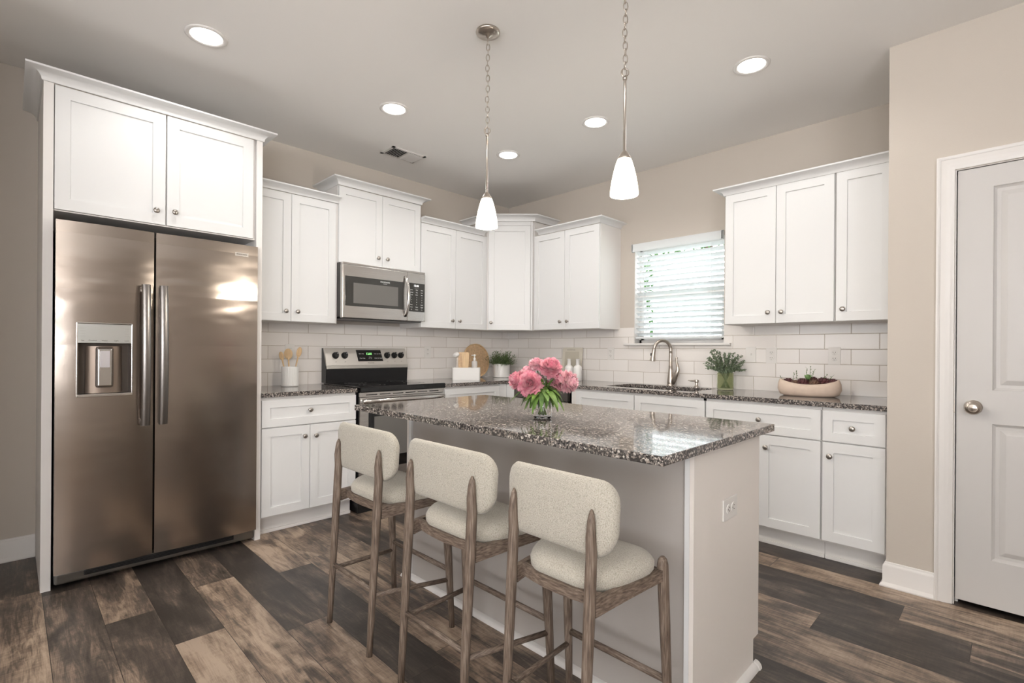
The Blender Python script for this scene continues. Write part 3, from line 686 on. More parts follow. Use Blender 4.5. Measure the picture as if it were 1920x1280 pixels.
# ================================================================== REFRIGERATOR
def fridge():
    t = thing('refrigerator', 'large stainless steel side-by-side refrigerator with ice and water dispenser', 'refrigerator', (.35, -3.28, 0))
    ob('body', B(.03, .618, -3.738, -2.828, .02, 1.800, bev=.004), CHAR, t)
    def door(y0, y1, hole=None):
        # gently crowned front
        bm = nb(); z0, z1 = .088, 1.812; n = 14
        ysl = [y0 + (y1 - y0) * k / n for k in range(n + 1)]
        zsl = [z0, .2, .5, .92, 1.3, 1.6, z1]
        if hole: ysl = sorted(set([y for y in ysl if not (hole[0] - .012 < y < hole[1] + .012)] + list(hole[:2]) + [(hole[0] + hole[1]) / 2])); zsl = sorted([z for z in zsl if not hole[2] - .03 < z < hole[3] + .03] + list(hole[2:]))
        cx = lambda y: .689 + .012 * (1 - ((y - (y0 + y1) / 2) / ((y1 - y0) / 2)) ** 2)
        g = {(y, z): bm.verts.new((cx(y), y, z)) for y in ysl for z in zsl}
        for a, b in zip(ysl, ysl[1:]):
            for c, e_ in zip(zsl, zsl[1:]):
                if hole and hole[0] <= a < hole[1] and hole[2] <= c < hole[3]: continue
                bm.faces.new((g[a, c], g[b, c], g[b, e_], g[a, e_]))
        # sides and back
        back = {}
        def bk(y, z):
            if (y, z) not in back: back[(y, z)] = bm.verts.new((.626, y, z))
            return back[(y, z)]
        for a, b in zip(ysl, ysl[1:]):
            for z in (z0, z1): bm.faces.new((g[a, z], g[b, z], bk(b, z), bk(a, z)))
        for c, e_ in zip(zsl, zsl[1:]):
            for y in (y0, y1): bm.faces.new((g[y, c], g[y, e_], bk(y, e_), bk(y, c)))
        return bm
    hole = (-3.665, -3.440, .946, 1.318)
    left = ob('freezer_door', door(-3.741, -3.349, hole), STEEL, t, smooth=25)
    right = ob('refrigerator_door', door(-3.340, -2.826), STEEL, t, smooth=25)
    # dispenser
    y0, y1, z0, z1 = hole
    bm = nb(); rw = .006
    for q in ((.690, .706, y0, y0 + rw, z0, z1), (.690, .706, y1 - rw, y1, z0, z1), (.690, .706, y0, y1, z1 - rw, z1), (.690, .709, y0, y1, z0, z0 + .014)): box(bm, *q, bev=.002)
    ds = ob('dispenser', bm, STEEL3, left, label='bright metal bezel of the dispenser')
    ob('control_panel', B(.640, .700, y0 + rw, y1 - rw, 1.214, z1 - rw, bev=.002), PANELM, left, label='pale silver control panel')
    bm = nb(); box(bm, .630, .636, y0 + rw, y1 - rw, z0 + .01, 1.214)   # back of the niche
    box(bm, .636, .700, y0 + rw, y0 + rw + .003, z0 + .014, 1.214); box(bm, .636, .700, y1 - rw - .003, y1 - rw, z0 + .014, 1.214); box(bm, .636, .700, y0 + rw, y1 - rw, z0 + .008, z0 + .014)
    ob('niche', bm, NICHE, left, label='dark recess of the dispenser')
    bm = nb(); lathe(bm, [(.075, z0 + .015), (.072, 1.200)], c=(.640, (y0 + y1) / 2, 0), seg=24, sx=.35); ob('niche_column', bm, NICHEB, left, smooth=True)
    bm = nb(); box(bm, .66, .690, -3.588, -3.517, .990, 1.196, bev=.010); pd = ob('paddle', bm, NICHE, left)
    ob('paddle', B(.688, .694, -3.580, -3.525, .998, 1.185, bev=.004), STEEL3, left)
    ob('paddle_light', B(.694, .6955, -3.572, -3.533, 1.092, 1.176, bev=.0006), PADL, left)
    tx = nb()
    F = FA(.700)
    def addt(s, y, z, size):
        b = TXT(F, y, z, .0008, s, size); me = bpy.data.meshes.new('x'); b.to_mesh(me); b.free(); tx.from_mesh(me); bpy.data.meshes.remove(me)
    for y, s in ((-3.640, 'Ice'), (-3.602, 'Crushed'), (-3.555, 'Water'), (-3.508, 'Light'), (-3.466, 'Lock')): addt(s, y, 1.228, .009)
    for k in range(4): addt('- - - -', -3.642, 1.250 + k * .013, .008); addt('- - - -', -3.464, 1.250 + k * .013, .008)
    ob('lettering', tx, DPRINT, left)
    # handles
    for ya, s, par in ((-3.389, -1, left), (-3.311, 1, right)):
        bm = nb(); pts = []; rad = []
        n = 24
        for k in range(n + 1):
            q = k / n; z = .785 + q * .740; bow = math.sin(math.pi * q)
            pts.append((.728 + .022 * bow ** .7, ya, z)); rad.append(.0205)
        tube(bm, pts, rad, 12, flat=.55, upv=(0, 1, 0)); 
        for z in (.800, 1.505): box(bm, .698, .730, ya - .012, ya + .012, z - .014, z + .014, bev=.003)
        ob('handle', bm, HANDLE, par, smooth=50)
    bd = ob('badge', B(.690, .6985, -2.955, -2.882, 1.742, 1.764, bev=.0008), STEEL3, right, label='small bright name badge')
    ob('lettering', TXT(FA(.6985), -2.9185, 1.753, .0004, 'FRIGIDAIRE', .0115), DPRINT, right)
    # kick plate with grille
    bm = nb(); box(bm, .60, .664, -3.736, -2.830, .030, .084, bev=.010); ob('kick_plate', bm, KICK, t)
    ob('base_grille', B(.58, .668, -3.628, -2.942, .050, .078, bev=.006), BLACK, t)
    bm = nb()
    for z in (.057, .064, .071): box(bm, .668, .670, -3.62, -2.95, z - .001, z + .001)
    ob('grille_slat', bm, BLACK, t)
    bm = nb()
    for y in (-3.70, -2.86):
        for x in (.08, .56): lathe(bm, [(.018, 0), (.018, .03)], c=(x, y, 0), seg=14)
    ob('foot', bm, BLACK, t)
PANELM = stainless('dispenser_panel', (.62, .64, .63), .3, 0)
NICHE = mat('niche_dark', (.085, .068, .055), .35, .3); NICHEB = mat('niche_column_paint', (.26, .205, .165), .35, .5); PADL = mat('paddle_lens', (.62, .60, .62), .2, .3)
KICK = mat('kick_plate_paint', (.17, .16, .145), .3, .8)
fridge()

# ================================================================== MICROWAVE
def microwave():
    t = thing('microwave', 'stainless over-the-range microwave with black glass door', 'microwave', (.2, -1.76, 1.43))
    y0, y1, z0, z1 = -2.132, -1.388, 1.432, 1.852
    ob('body', B(.009, .355, y0, y1, z0 + .01, z1 - .001), CHAR, t)
    F = FA(.355)
    dr = nb(); yd = -1.565
    # door: stainless frame with inset glass
    box(dr, .357, .398, y0 - .002, yd - .001, z0 + .0, z1 - .018, bev=.004); D = ob('oven_door', dr, STEEL2, t)
    ob('glass', B(.396, .4005, y0 + .018, -1.602, 1.522, 1.748, bev=.001), MWGL, D)
    ob('inner_window', B(.3995, .4012, y0 + .085, -1.655, 1.545, 1.700), MWIN, D)
    ob('lettering', TXT(FA(.4006), -1.775, 1.728, .0003, 'FRIGIDAIRE', .017), PRINTW, D)
    ob('lettering', TXT(FA(.4006), -1.775, 1.714, .0003, 'GALLERY', .009), PRINT, D)
    cp = ob('control_panel', B(.357, .398, yd + .001, y1 + .002, z0 + .0, z1 - .018, bev=.004), STEEL2, t)
    ob('keypad', B(.396, .4005, yd + .004, y1 - .006, 1.512, 1.750, bev=.001), MWGL, cp)
    ob('display', TXT(FA(.4006), -1.478, 1.728, .0003, '12:01', .024), GLOWW, cp)
    tx = nb()
    def addt(s, y, z, size):
        b = TXT(FA(.4006), y, z, .0003, s, size); me = bpy.data.meshes.new('x'); b.to_mesh(me); b.free(); tx.from_mesh(me); bpy.data.meshes.remove(me)
    rows = [('Auto', 'Pop', 'Melt'), ('Reheat', 'Veg', 'Soft'), ('Cook', 'Defr', 'Bev'), ('1', '2', '3'), ('4', '5', '6'), ('7', '8', '9'), ('Stop', '0', 'Start'), ('Vent', 'Time', 'Light'), ('Hi', 'Clock', 'Lo')]
    for i, rw in enumerate(rows):
        for j, s in enumerate(rw): addt(s, -1.527 + j * .052, 1.693 - i * .0205, .012)
    addt('- - - - - -', -1.475, 1.707, .012)
    ob('lettering', tx, PRINTW, cp)
    bm = nb(); pts = []
    for k in range(21):
        q = k / 20; pts.append((.398 + .045 * math.sin(math.pi * q) ** .6, -1.585 + .006 * math.sin(math.pi * q), 1.468 + q * .330))
    tube(bm, pts, .0135, 12, flat=.7, upv=(0, 1, 0)); ob('handle', bm, STEEL3, D, smooth='full')
    ob('vent_grille', B(.357, .395, y0, y1, z1 - .017, z1 - .001, bev=.002), STEEL2, t)
    bm = nb(); box(bm, .05, .375, y0 + .02, y1 - .02, z0 - .006, z0 + .01); ob('underside', bm, BLACK, t)
MWGL = mat('microwave_glass', (.045, .045, .042), .12, spec=.6); MWIN = mat('microwave_window_mesh', (.16, .155, .145), .25); PRINTW = mat('white_printing', (.75, .75, .75), .5)
microwave()

# ================================================================== RANGE
def cooker():
    t = thing('range', 'stainless electric range with black glass cooktop and knobs on the backguard', 'range', (.33, -1.737, 0))
    y0, y1 = -2.116, -1.358
    ob('body', B(.02, .615, y0, y1, .05, .895), BLACK, t)
    ct = nb(); box(ct, .055, .648, y0 - .002, y1 + .002, .880, .922, bev=.006); ob('cooktop', ct, BLACKG, t)
    bm = nb()
    for x, y, rr in ((.22, -1.93, .085), (.22, -1.55, .085), (.48, -1.93, .10), (.48, -1.55, .085)):
        for q in (rr, rr * .65): lathe(bm, [(q, .9222), (q, .9225), (q - .003, .9225), (q - .003, .9222)], c=(x, y, 0), seg=40, cap=False)
    ob('burner_ring', bm, CHAR, t)
    # backguard
    bg_ = nb(); prism_x = [(.010, .922), (.085, .922), (.092, 1.030), (.030, 1.200), (.010, 1.200)]
    a = [bg_.verts.new((x, y0, z)) for x, z in prism_x]; b = [bg_.verts.new((x, y1, z)) for x, z in prism_x]
    for k in range(5): bg_.faces.new((a[k], a[(k + 1) % 5], b[(k + 1) % 5], b[k]))
    bg_.faces.new(a); bg_.faces.new(b); g = ob('backguard', bg_, BLACK, t)
    # stainless fascia, leaning back
    F = Matrix.Translation((.100, 0, 1.032)) @ Matrix(((math.sin(R(-17)) * 0, math.cos(R(17)), -math.sin(R(17)), 0), (1, 0, 0, 0), (0, math.sin(R(17)), math.cos(R(17)), 0), (0, 0, 0, 1)))
    # F maps (u, w, h): u->world y, w->outward normal, h->up the slope
    fs = nb(); box(fs, y0 + .002, y1 - .002, -.020, .004, .028, .178, bev=.002); fascia = ob('fascia', xf(fs, F), RNGST, g)
    lip = nb(); box(lip, y0 + .002, y1 - .002, -.020, .006, .000, .029, bev=.004); ob('fascia_lip', xf(lip, F), RNGST2, g)
    cp = nb(); vs = [(-1.845, .160), (-1.615, .160), (-1.602, .062), (-1.835, .062)]
    f0 = [cp.verts.new((u, .0035, h)) for u, h in vs]; f1 = [cp.verts.new((u, .0062, h)) for u, h in vs]
    for k in range(4): cp.faces.new((f0[k], f0[(k + 1) % 4], f1[(k + 1) % 4], f1[k]))
    cp.faces.new(f0); cp.faces.new(f1); D = ob('control_display', xf(cp, F), BLACKG, fascia)
    T3 = Matrix(((1, 0, 0, 0), (0, 0, 1, 0), (0, 1, 0, 0), (0, 0, 0, 1)))
    def tt(s, u, h, size, m, par, w_=.0064): return ob('lettering', text_bm(s, size, F @ Matrix.Translation((u, w_, h)) @ T3, .0003), m, par)
    tt('12:01', -1.728, .126, .026, GLOWG, D); tt('Bake  Broil', -1.800, .126, .010, PRINTW, D); tt('Clean  Keep', -1.795, .088, .010, PRINTW, D)
    tt('Oven\nOn  Off', -1.722, .092, .010, PRINT, D); tt('Timer  Up  Start', -1.648, .126, .010, PRINTW, D); tt('Clock  Dn  Cancel', -1.645, .088, .010, PRINTW, D)
    tt('FRIGIDAIRE', -1.720, .046, .012, DPRINT, fascia, .0044)
    for u in (-2.030, -1.951, -1.558, -1.485, -1.418):
        kb = nb(); lathe(kb, [(.0275, 0), (.0275, .006), (.024, .010), (.021, .024), (.019, .026), (.001, .026)], c=(0, 0, 0), seg=24, M=Matrix(((1, 0, 0), (0, 0, 1), (0, 1, 0))))
        box(kb, -.006, .006, .02, .036, -.022, .022, bev=.002)
        K = ob('control_knob', xf(kb, F @ Matrix.Translation((u, .004, .112)) @ Matrix.Rotation(R(20), 4, 'Y')), BLACK, fascia, smooth=40, label='black control knob')
        ob('knob_mark', xf(B(-.001, .001, .036, .0365, .004, .021), F @ Matrix.Translation((u, .004, .112)) @ Matrix.Rotation(R(20), 4, 'Y')), PRINTW, K)
        tt('OFF', u, .058, .007, DPRINT, fascia, .0044)
    # front
    ob('trim_band', B(.615, .628, y0, y1, .845, .880, bev=.002), STEEL2, t)
    bm = nb()
    for k in range(6): c = y0 + .10 + k * .112; box(bm, .6275, .6290, c - .045, c + .045, .858, .864)
    ob('vent_slot', bm, BLACK, t)
    dm = nb(); box(dm, .616, .640, y0, y1, .245, .843, bev=.004); D = ob('oven_door', dm, STEEL2, t)
    ob('oven_window', B(.6385, .6425, y0 + .07, y1 - .07, .315, .735, bev=.002), BLACKG, D)
    ob('inner_window', B(.6420, .6430, y0 + .115, y1 - .115, .40, .70), MWIN, D)
    hm = nb(); pts = []
    for k in range(25):
        q = k / 24; pts.append((.655 + .045 * math.sin(math.pi * q) ** .5, y0 + .022 + q * (y1 - y0 - .044), .815 + .004 * math.sin(math.pi * q)))
    tube(hm, pts, .0165, 14, flat=.75, upv=(0, 0, 1)); box(hm, .638, .665, y0 + .012, y0 + .045, .800, .830, bev=.003); box(hm, .638, .665, y1 - .045, y1 - .012, .800, .830, bev=.003)
    ob('handle', hm, STEEL3, D, smooth=50)
    ob('drawer', B(.616, .638, y0, y1, .085, .238, bev=.004), STEEL2, t)
    ob('plinth', B(.05, .600, y0 + .01, y1 - .01, .0, .05), BLACK, t)
RNGST = mat('range_fascia_steel', (.60, .57, .53), .35, .75); RNGST2 = mat('range_fascia_lip_steel', (.42, .40, .37), .35, .8)
cooker()

# ================================================================== DISHWASHER
t = thing('dishwasher', 'stainless dishwasher with dark control strip behind the peonies', 'dishwasher', (1.04, -.3, 0))
ob('body', B(.728, 1.352, -.590, -.003, .10, .882), CHAR, t)
D = ob('door_panel', B(.730, 1.350, -.632, -.592, .115, .765, bev=.004), STEEL2, t)
ob('control_panel', B(.730, 1.350, -.632, -.592, .770, .868, bev=.003), DWP, t) if False else None
DWP = mat('dishwasher_panel', (.13, .12, .11), .35, .7)
ob('control_panel', B(.730, 1.350, -.634, -.592, .770, .870, bev=.003), DWP, t, label='dark control strip')
bm = nb(); tube(bm, [(.80, -.665, .742), (1.28, -.665, .742)], .011, 12); box(bm, .81, .83, -.665, -.63, .735, .75); box(bm, 1.25, 1.27, -.665, -.63, .735, .75); ob('handle', bm, STEEL3, D, smooth=40)
ob('kick_plate', B(.73, 1.35, -.560, -.05, 0.0, .10), BLACK, t)

# ================================================================== ISLAND
def island():
    t = thing('kitchen_island', 'large kitchen island base with plain grey-white panels', 'island', (2.47, -2.1, 0))
    x0, x1, y0, y1 = 1.700, 3.268, -2.398, -1.853
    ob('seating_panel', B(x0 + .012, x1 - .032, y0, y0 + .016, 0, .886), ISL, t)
    ob('cabinet_box', B(x0 + .012, x1 - .016, y0 + .018, y1, .11, .886), CABI, t)
    bm = nb(); box(bm, x1 - .014, x1, y0 - .012, y1, .11, .886); box(bm, x1 - .014, x1, y0 - .012, y1 - .05, 0, .11); ob('end_panel', bm, ISLE, t)
    bm = nb(); box(bm, x0 - .004, x0 + .010, y0 - .012, y1, .11, .886); box(bm, x0 - .004, x0 + .010, y0 - .012, y1 - .05, 0, .11); ob('end_panel', bm, ISLE, t)
    ob('corner_trim', B(x1 - .030, x1 - .0145, y0 - .012, y0 + .016, 0, .886), CAB, t); ob('corner_trim', B(x0 + .0105, x0 + .035, y0 - .012, y0, 0, .886), CAB, t)
    F = FR((0, y1, 0), (-1, 0), (0, 1))
    w_ = (x1 - x0 - .03) / 3
    for k in range(3):
        u0 = -(x1 - .016) + k * w_; u1 = u0 + w_
        add_door(t, F, u0, u1, .692, .868, (u0 + u1) / 2, .78, name='drawer', st=.05)
        add_door(t, F, u0, (u0 + u1) / 2, .13, .688, (u0 + u1) / 2 - .04, .615); add_door(t, F, (u0 + u1) / 2, u1, .13, .688, (u0 + u1) / 2 + .04, .615)
    ob('toe_kick', B(x0 + .012, x1 - .016, y0 + .02, y1 - .07, 0, .109), CABI, t)
    # quarter-round shoe moulding
    pr = [(0, 0)] + [(.022 * math.cos(a), .022 * math.sin(a)) for a in [k * math.pi / 12 for k in range(7)]]
    bm = nb(); sweep(bm, [(x0 - .004, y1 - .05), (x0 - .004, y0 - .012), (x0 + .036, y0 - .012), (x0 + .036, y0), (x1 - .030, y0), (x1 - .030, y0 - .012), (x1, y0 - .012), (x1, y1 - .052)], pr, 1)
    ob('shoe_moulding', bm, TRIM, t, smooth=50)
    bm = nb(); pr2 = [(0, 0)] + [(.024 * math.cos(a), .026 * math.sin(a)) for a in [k * math.pi / 12 for k in range(7)]]
    sweep(bm, [(x1 + .001, y1 - .050), (x1 + .001, y1 - .028)], pr2, 1); ob('shoe_return', bm, TRIM, t, smooth=50)
    top = B(1.615, 3.302, -2.668, -1.788, .8865, .914, bev=.003)
    o = ob('countertop', top, GRAN, loc=(2.46, -2.23, .886)); setp(o, 'thick speckled granite top of the island under the peony vase', 'countertop')
    outlet(FR((x1, 0, 0), (0, 1), (1, 0)), -2.138, .657, 'white outlet turned sideways on the end panel of the island', rot=90)
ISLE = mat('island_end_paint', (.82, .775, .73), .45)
island()

# ================================================================== BAR STOOLS
def rrect(w_, h, r_, n=6):
    pts = []
    for cx, cy, a0 in ((w_ / 2 - r_, h / 2 - r_, 0), (-w_ / 2 + r_, h / 2 - r_, 90), (-w_ / 2 + r_, -h / 2 + r_, 180), (w_ / 2 - r_, -h / 2 + r_, 270)):
        for k in range(n + 1):
            a = R(a0 + 90 * k / n); pts.append((cx + r_ * math.cos(a), cy + r_ * math.sin(a)))
    return pts
def loft(bm, rings, caps=True):
    rr = [[bm.verts.new(p) for p in ring] for ring in rings]
    for a, b in zip(rr, rr[1:]):
        n = len(a)
        for k in range(n): bm.faces.new((a[k], a[(k + 1) % n], b[(k + 1) % n], b[k]))
    if caps: bm.faces.new(rr[0]); bm.faces.new(rr[-1])
def stool():
    t = thing('bar_stool', 'x', 'bar stool', (0, 0, 0), 'bar stools along the island')
    # local: origin at the middle of the rear feet line; stool faces +y
    ytip, yfoot = .042, 0.0
    for s in (-1, 1):
        bm = nb(); pts = []; rad = []
        for z, rr in ((0, .0125), (.15, .0145), (.35, .0165), (.52, .0185), (.60, .0185), (.68, .0178), (.73, .0162), (.765, .0130), (.785, .0090), (.797, .0030)):
            q = z / .797; pts.append((s * .171, yfoot + (ytip - yfoot) * q - (.006 if z > .7 else 0), z)); rad.append(rr)
        tube(bm, pts, rad, 14, flat=.9, upv=(1, 0, 0)); ob('leg', bm, OAKV, t, smooth='full')
        bm = nb(); pts = []; rad = []
        for z, rr in ((0, .0120), (.2, .015), (.4, .018), (.56, .0195), (.585, .019), (.600, .015), (.608, .008), (.610, .002)):
            q = z / .61; pts.append((s * (.230 - .012 * q), .360 - .035 * q, z)); rad.append(rr)
        tube(bm, pts, rad, 14, upv=(1, 0, 0)); ob('leg', bm, OAKV, t, smooth='full')
    # seat frame: side rails deep at the back, curved rear rail, front rail
    for s in (-1, 1):
        bm = nb(); rg = []
        for k in range(9):
            q = k / 8; x = s * (.171 + .050 * q); y = .045 + .275 * q; h = .048 - .016 * math.sin(math.pi * q * .5); zc = .548 + .012 * q
            rg.append([(x - .010, y, zc - h / 2), (x + .010, y, zc - h / 2), (x + .010, y, zc + h / 2), (x - .010, y, zc + h / 2)])
        loft(bm, rg); ob('seat_rail', bm, OAKY, t, smooth=30)
    for y0_, dip, wx in ((.060, -.018, .168), (.318, .012, .215)):
        bm = nb(); rg = []
        for k in range(13):
            q = -1 + 2 * k / 12; y = y0_ + dip * (q * q - 0) * -1 if y0_ < .1 else y0_ + dip * (1 - q * q)
            x = q * wx; zc = .556
            rg.append([(x, y - .009, zc - .017), (x, y + .009, zc - .017), (x, y + .009, zc + .015), (x, y - .009, zc + .015)])
        loft(bm, rg); ob('seat_rail', bm, OAKX, t, smooth=30)
    # stretchers
    bm = nb(); tube(bm, [(-.171, .016, .250), (.171, .016, .250)], .0095, 10); ob('stretcher', bm, OAKX, t, smooth='full')
    bm = nb(); tube(bm, [(-.224, .347, .248), (.224, .347, .248)], .0105, 10); ob('stretcher', bm, OAKX, t, smooth='full')
    for s in (-1, 1):
        bm = nb(); tube(bm, [(s * .171, .013, .232), (s * .225, .350, .206)], .0095, 10); ob('stretcher', bm, OAKY, t, smooth='full')
    # seat cushion
    bm = nb(); rings = []
    for ins, z in ((.10, .552), (.040, .552), (.014, .560), (.002, .577), (0, .592), (.005, .604), (.017, .615), (.038, .622), (.065, .626), (.10, .627), (.125, .6265)):
        W, Dp = .412 - 2 * ins, .300 - 2 * ins; rr = max(.012, .118 - ins)
        base_ = rrect(W, Dp, min(rr, Dp / 2 - .002))
        rings.append([(x * (1 + .13 * (y / .137)), y + .206, z - (.005 if z > .6 else 0) * (y / .14) ** 2) for x, y in base_])
    loft(bm, rings); ob('seat_cushion', bm, FABRIC, t, smooth='full')
    # backrest
    bm = nb(); rings = []
    def bend(x, z, w__): return (x, .043 + w__ + .65 * x * x, z)
    seq = [(.085, -.0185), (.045, -.019), (.015, -.0175), (.004, -.012), (0, 0), (.004, .012), (.015, .0175), (.045, .019), (.085, .0185)]
    for ins, w__ in seq:
        base_ = rrect(.475 - 2 * ins, .200 - 2 * ins, max(.010, .064 - ins * .7), 8)
        rings.append([bend(x * (1 - .05 * (-z / .1) if z < 0 else 1), .769 + z, w__) for x, z in base_])
    loft(bm, rings); ob('backrest', bm, FABRIC, t, smooth='full')
    return t
st0 = stool()
def place_stool(first, x, y, sx, label):
    if first: t = st0
    else:
        t = st0.copy(); COL.objects.link(t)
        for ch in list(st0.children):
            c = ch.copy(); COL.objects.link(c); c.parent = t
    t.location = (x, y, 0); t.scale = (sx, 1, 1); t['label'] = label
place_stool(True, 2.020, -2.900, 1.0, 'leftmost cream upholstered oak bar stool, nearest the refrigerator')
place_stool(False, 2.585, -2.900, 1.0, 'middle cream upholstered oak bar stool at the island')
place_stool(False, 3.078, -2.900, .80, 'rightmost cream upholstered oak bar stool, nearest the island corner')

# ================================================================== LIGHT FITTINGS
BULB = mat('lamp_diffuser', (1, 1, 1), .5, emis=(1, .97, .93), estr=9)
SHADE = mat('frosted_shade', (.95, .93, .88), .4, emis=(1, .91, .76), estr=2.0)
def can(x, y, label):
    t = thing('recessed_light', label, 'ceiling light', (x, y, H), 'recessed ceiling lights')
    bm = nb(); lathe(bm, [(.094, H - .0005), (.094, H - .004), (.086, H - .008), (.074, H - .006), (.068, H - .001)], c=(x, y, 0), seg=40, cap=False); ob('trim_ring', bm, TRIM, t, smooth='full')
    bm = nb(); lathe(bm, [(.069, H - .0015), (.069, H - .0045), (.001, H - .0055)], c=(x, y, 0), seg=32); ob('diffuser', bm, BULB, t)
    l = bpy.data.lights.new('recessed_lamp', 'SPOT'); l.energy = CANW; l.color = (1, .965, .93); l.spot_size = R(150); l.spot_blend = .5; l.shadow_soft_size = .06
    o = bpy.data.objects.new('recessed_lamp', l); o.location = (x, y, H - .02); COL.objects.link(o)
CANW = 14.5
for x, y, s in ((1.085, -3.205, 'recessed ceiling light nearest the refrigerator'), (1.097, -2.133, 'recessed ceiling light above the range aisle'), (1.084, -1.077, 'recessed ceiling light nearest the room corner'),
                (1.924, -1.066, 'recessed ceiling light between the two pendants, towards the window'), (2.937, -1.038, 'recessed ceiling light nearest the pantry wall'),
                ): can(x, y, s)
for x, y in ((4.3, -4.9), (5.4, -6.2)): can(x, y, 'added recessed ceiling light out of view behind the camera')  # unseen cans added for more light from behind
def link_bm(bm, c, Mr, L_=.030, W=.0095, r_=.0021):
    pts = []
    for k in range(17):
        a = 2 * math.pi * k / 16; pts.append(Vector(c) + Mr @ Vector((W * math.cos(a) * .9, 0, L_ / 2 * math.sin(a) * (1 + .06 * abs(math.cos(a))))))
    tube(bm, pts, r_, 6, cap=False)
def pendant(x, y, zb, label):
    t = thing('pendant_light', label, 'pendant light', (x, y, H), 'pendant lights over the island')
    bm = nb(); lathe(bm, [(.058, H - .001), (.060, H - .006), (.058, H - .012), (.050, H - .017), (.030, H - .021), (.012, H - .026), (.006, H - .034), (.001, H - .036)], c=(x, y, 0), seg=36); cn = ob('canopy', bm, NICKL, t, smooth='full')
    z0 = zb + .465
    bm = nb(); z = H - .040; k = 0
    while z > z0 + .018:
        link_bm(bm, (x + .002 * math.sin(k), y, z - .013), Matrix.Rotation(R(45 if k % 2 else -40), 3, 'Z'), L_=.034 if k % 2 else .028); z -= .0255; k += 1
    ob('chain', bm, NICKL, t, smooth='full')
    bm = nb(); link_bm(bm, (x, y, z0 + .010), Matrix.Rotation(R(45), 3, 'Z'), .030, .016, .0025)
    lathe(bm, [(.001, z0 - .003), (.006, z0 - .004), (.0095, z0 - .010), (.0085, z0 - .018), (.0055, z0 - .020), (.0055, zb + .172), (.008, zb + .170), (.012, zb + .166), (.022, zb + .150), (.0265, zb + .143), (.026, zb + .138), (.001, zb + .138)], c=(x, y, 0), seg=24)
    ob('rod', bm, NICKL, t, smooth='full')
    bm = nb(); out = [(.0245, .142), (.030, .130), (.0375, .105), (.044, .078), (.0495, .050), (.0535, .022), (.0545, .006), (.0535, .0)]
    inn = [(r_ - .003, h + (.001 if h < .01 else 0)) for r_, h in reversed(out)]
    lathe(bm, [(a, b + zb) for a, b in out + inn], c=(x, y, 0), seg=36, cap=False); ob('shade', bm, SHADE, t, smooth='full', label='frosted white bell glass shade')
    bm = nb(); bmesh.ops.create_uvsphere(bm, u_segments=16, v_segments=10, radius=.024, matrix=Matrix.Translation((x, y, zb + .06))); ob('bulb', bm, BULB, t, smooth='full')
    l = bpy.data.lights.new('pendant_lamp', 'POINT'); l.energy = 15; l.color = (1, .90, .78); l.shadow_soft_size = .05
    o = bpy.data.objects.new('pendant_lamp', l); o.location = (x, y, zb - .05); COL.objects.link(o)
pendant(2.122, -2.240, 1.797, 'left brushed nickel pendant with frosted bell shade, hanging nearer the range')
pendant(2.888, -2.215, 1.797, 'right brushed nickel pendant with frosted bell shade, hanging nearer the window')

# ceiling vent
t = thing('ceiling_vent', 'white louvred air vent in the ceiling near the microwave', 'vent', (.48, -1.665, H))
bm = nb()
x0, x1, y0, y1 = .385, .575, -1.818, -1.512
box(bm, x0, x1, y0, y0 + .022, H - .006, H - .0005); box(bm, x0, x1, y1 - .022, y1, H - .006, H - .0005); box(bm, x0, x0 + .022, y0, y1, H - .006, H - .0005); box(bm, x1 - .022, x1, y0, y1, H - .006, H - .0005); box(bm, x0, x1, -1.668, -1.662, H - .008, H - .0005)
ob('frame', bm, TRIM, t)
ob('duct', B(x0 + .02, x1 - .02, y0 + .02, y1 - .02, H - .0030, H - .001), SLOT, t)
for half, sg in (((y0 + .022, -1.668), 1), ((-1.662, y1 - .022), -1)):
    n = 7
    for k in range(n):
        y = half[0] + (half[1] - half[0]) * (k + .5) / n; a = R(40) * sg; bm = nb()
        box(bm, x0 + .021, x1 - .021, -.008, .008, -.0006, .0006); xf(bm, Matrix.Translation((0, y, H - .0085)) @ Matrix.Rotation(a, 4, 'X')); ob('louvre', bm, VENTB if sg < 0 else SLOTL, t) if False else ob('louvre', bm, TRIM, t)

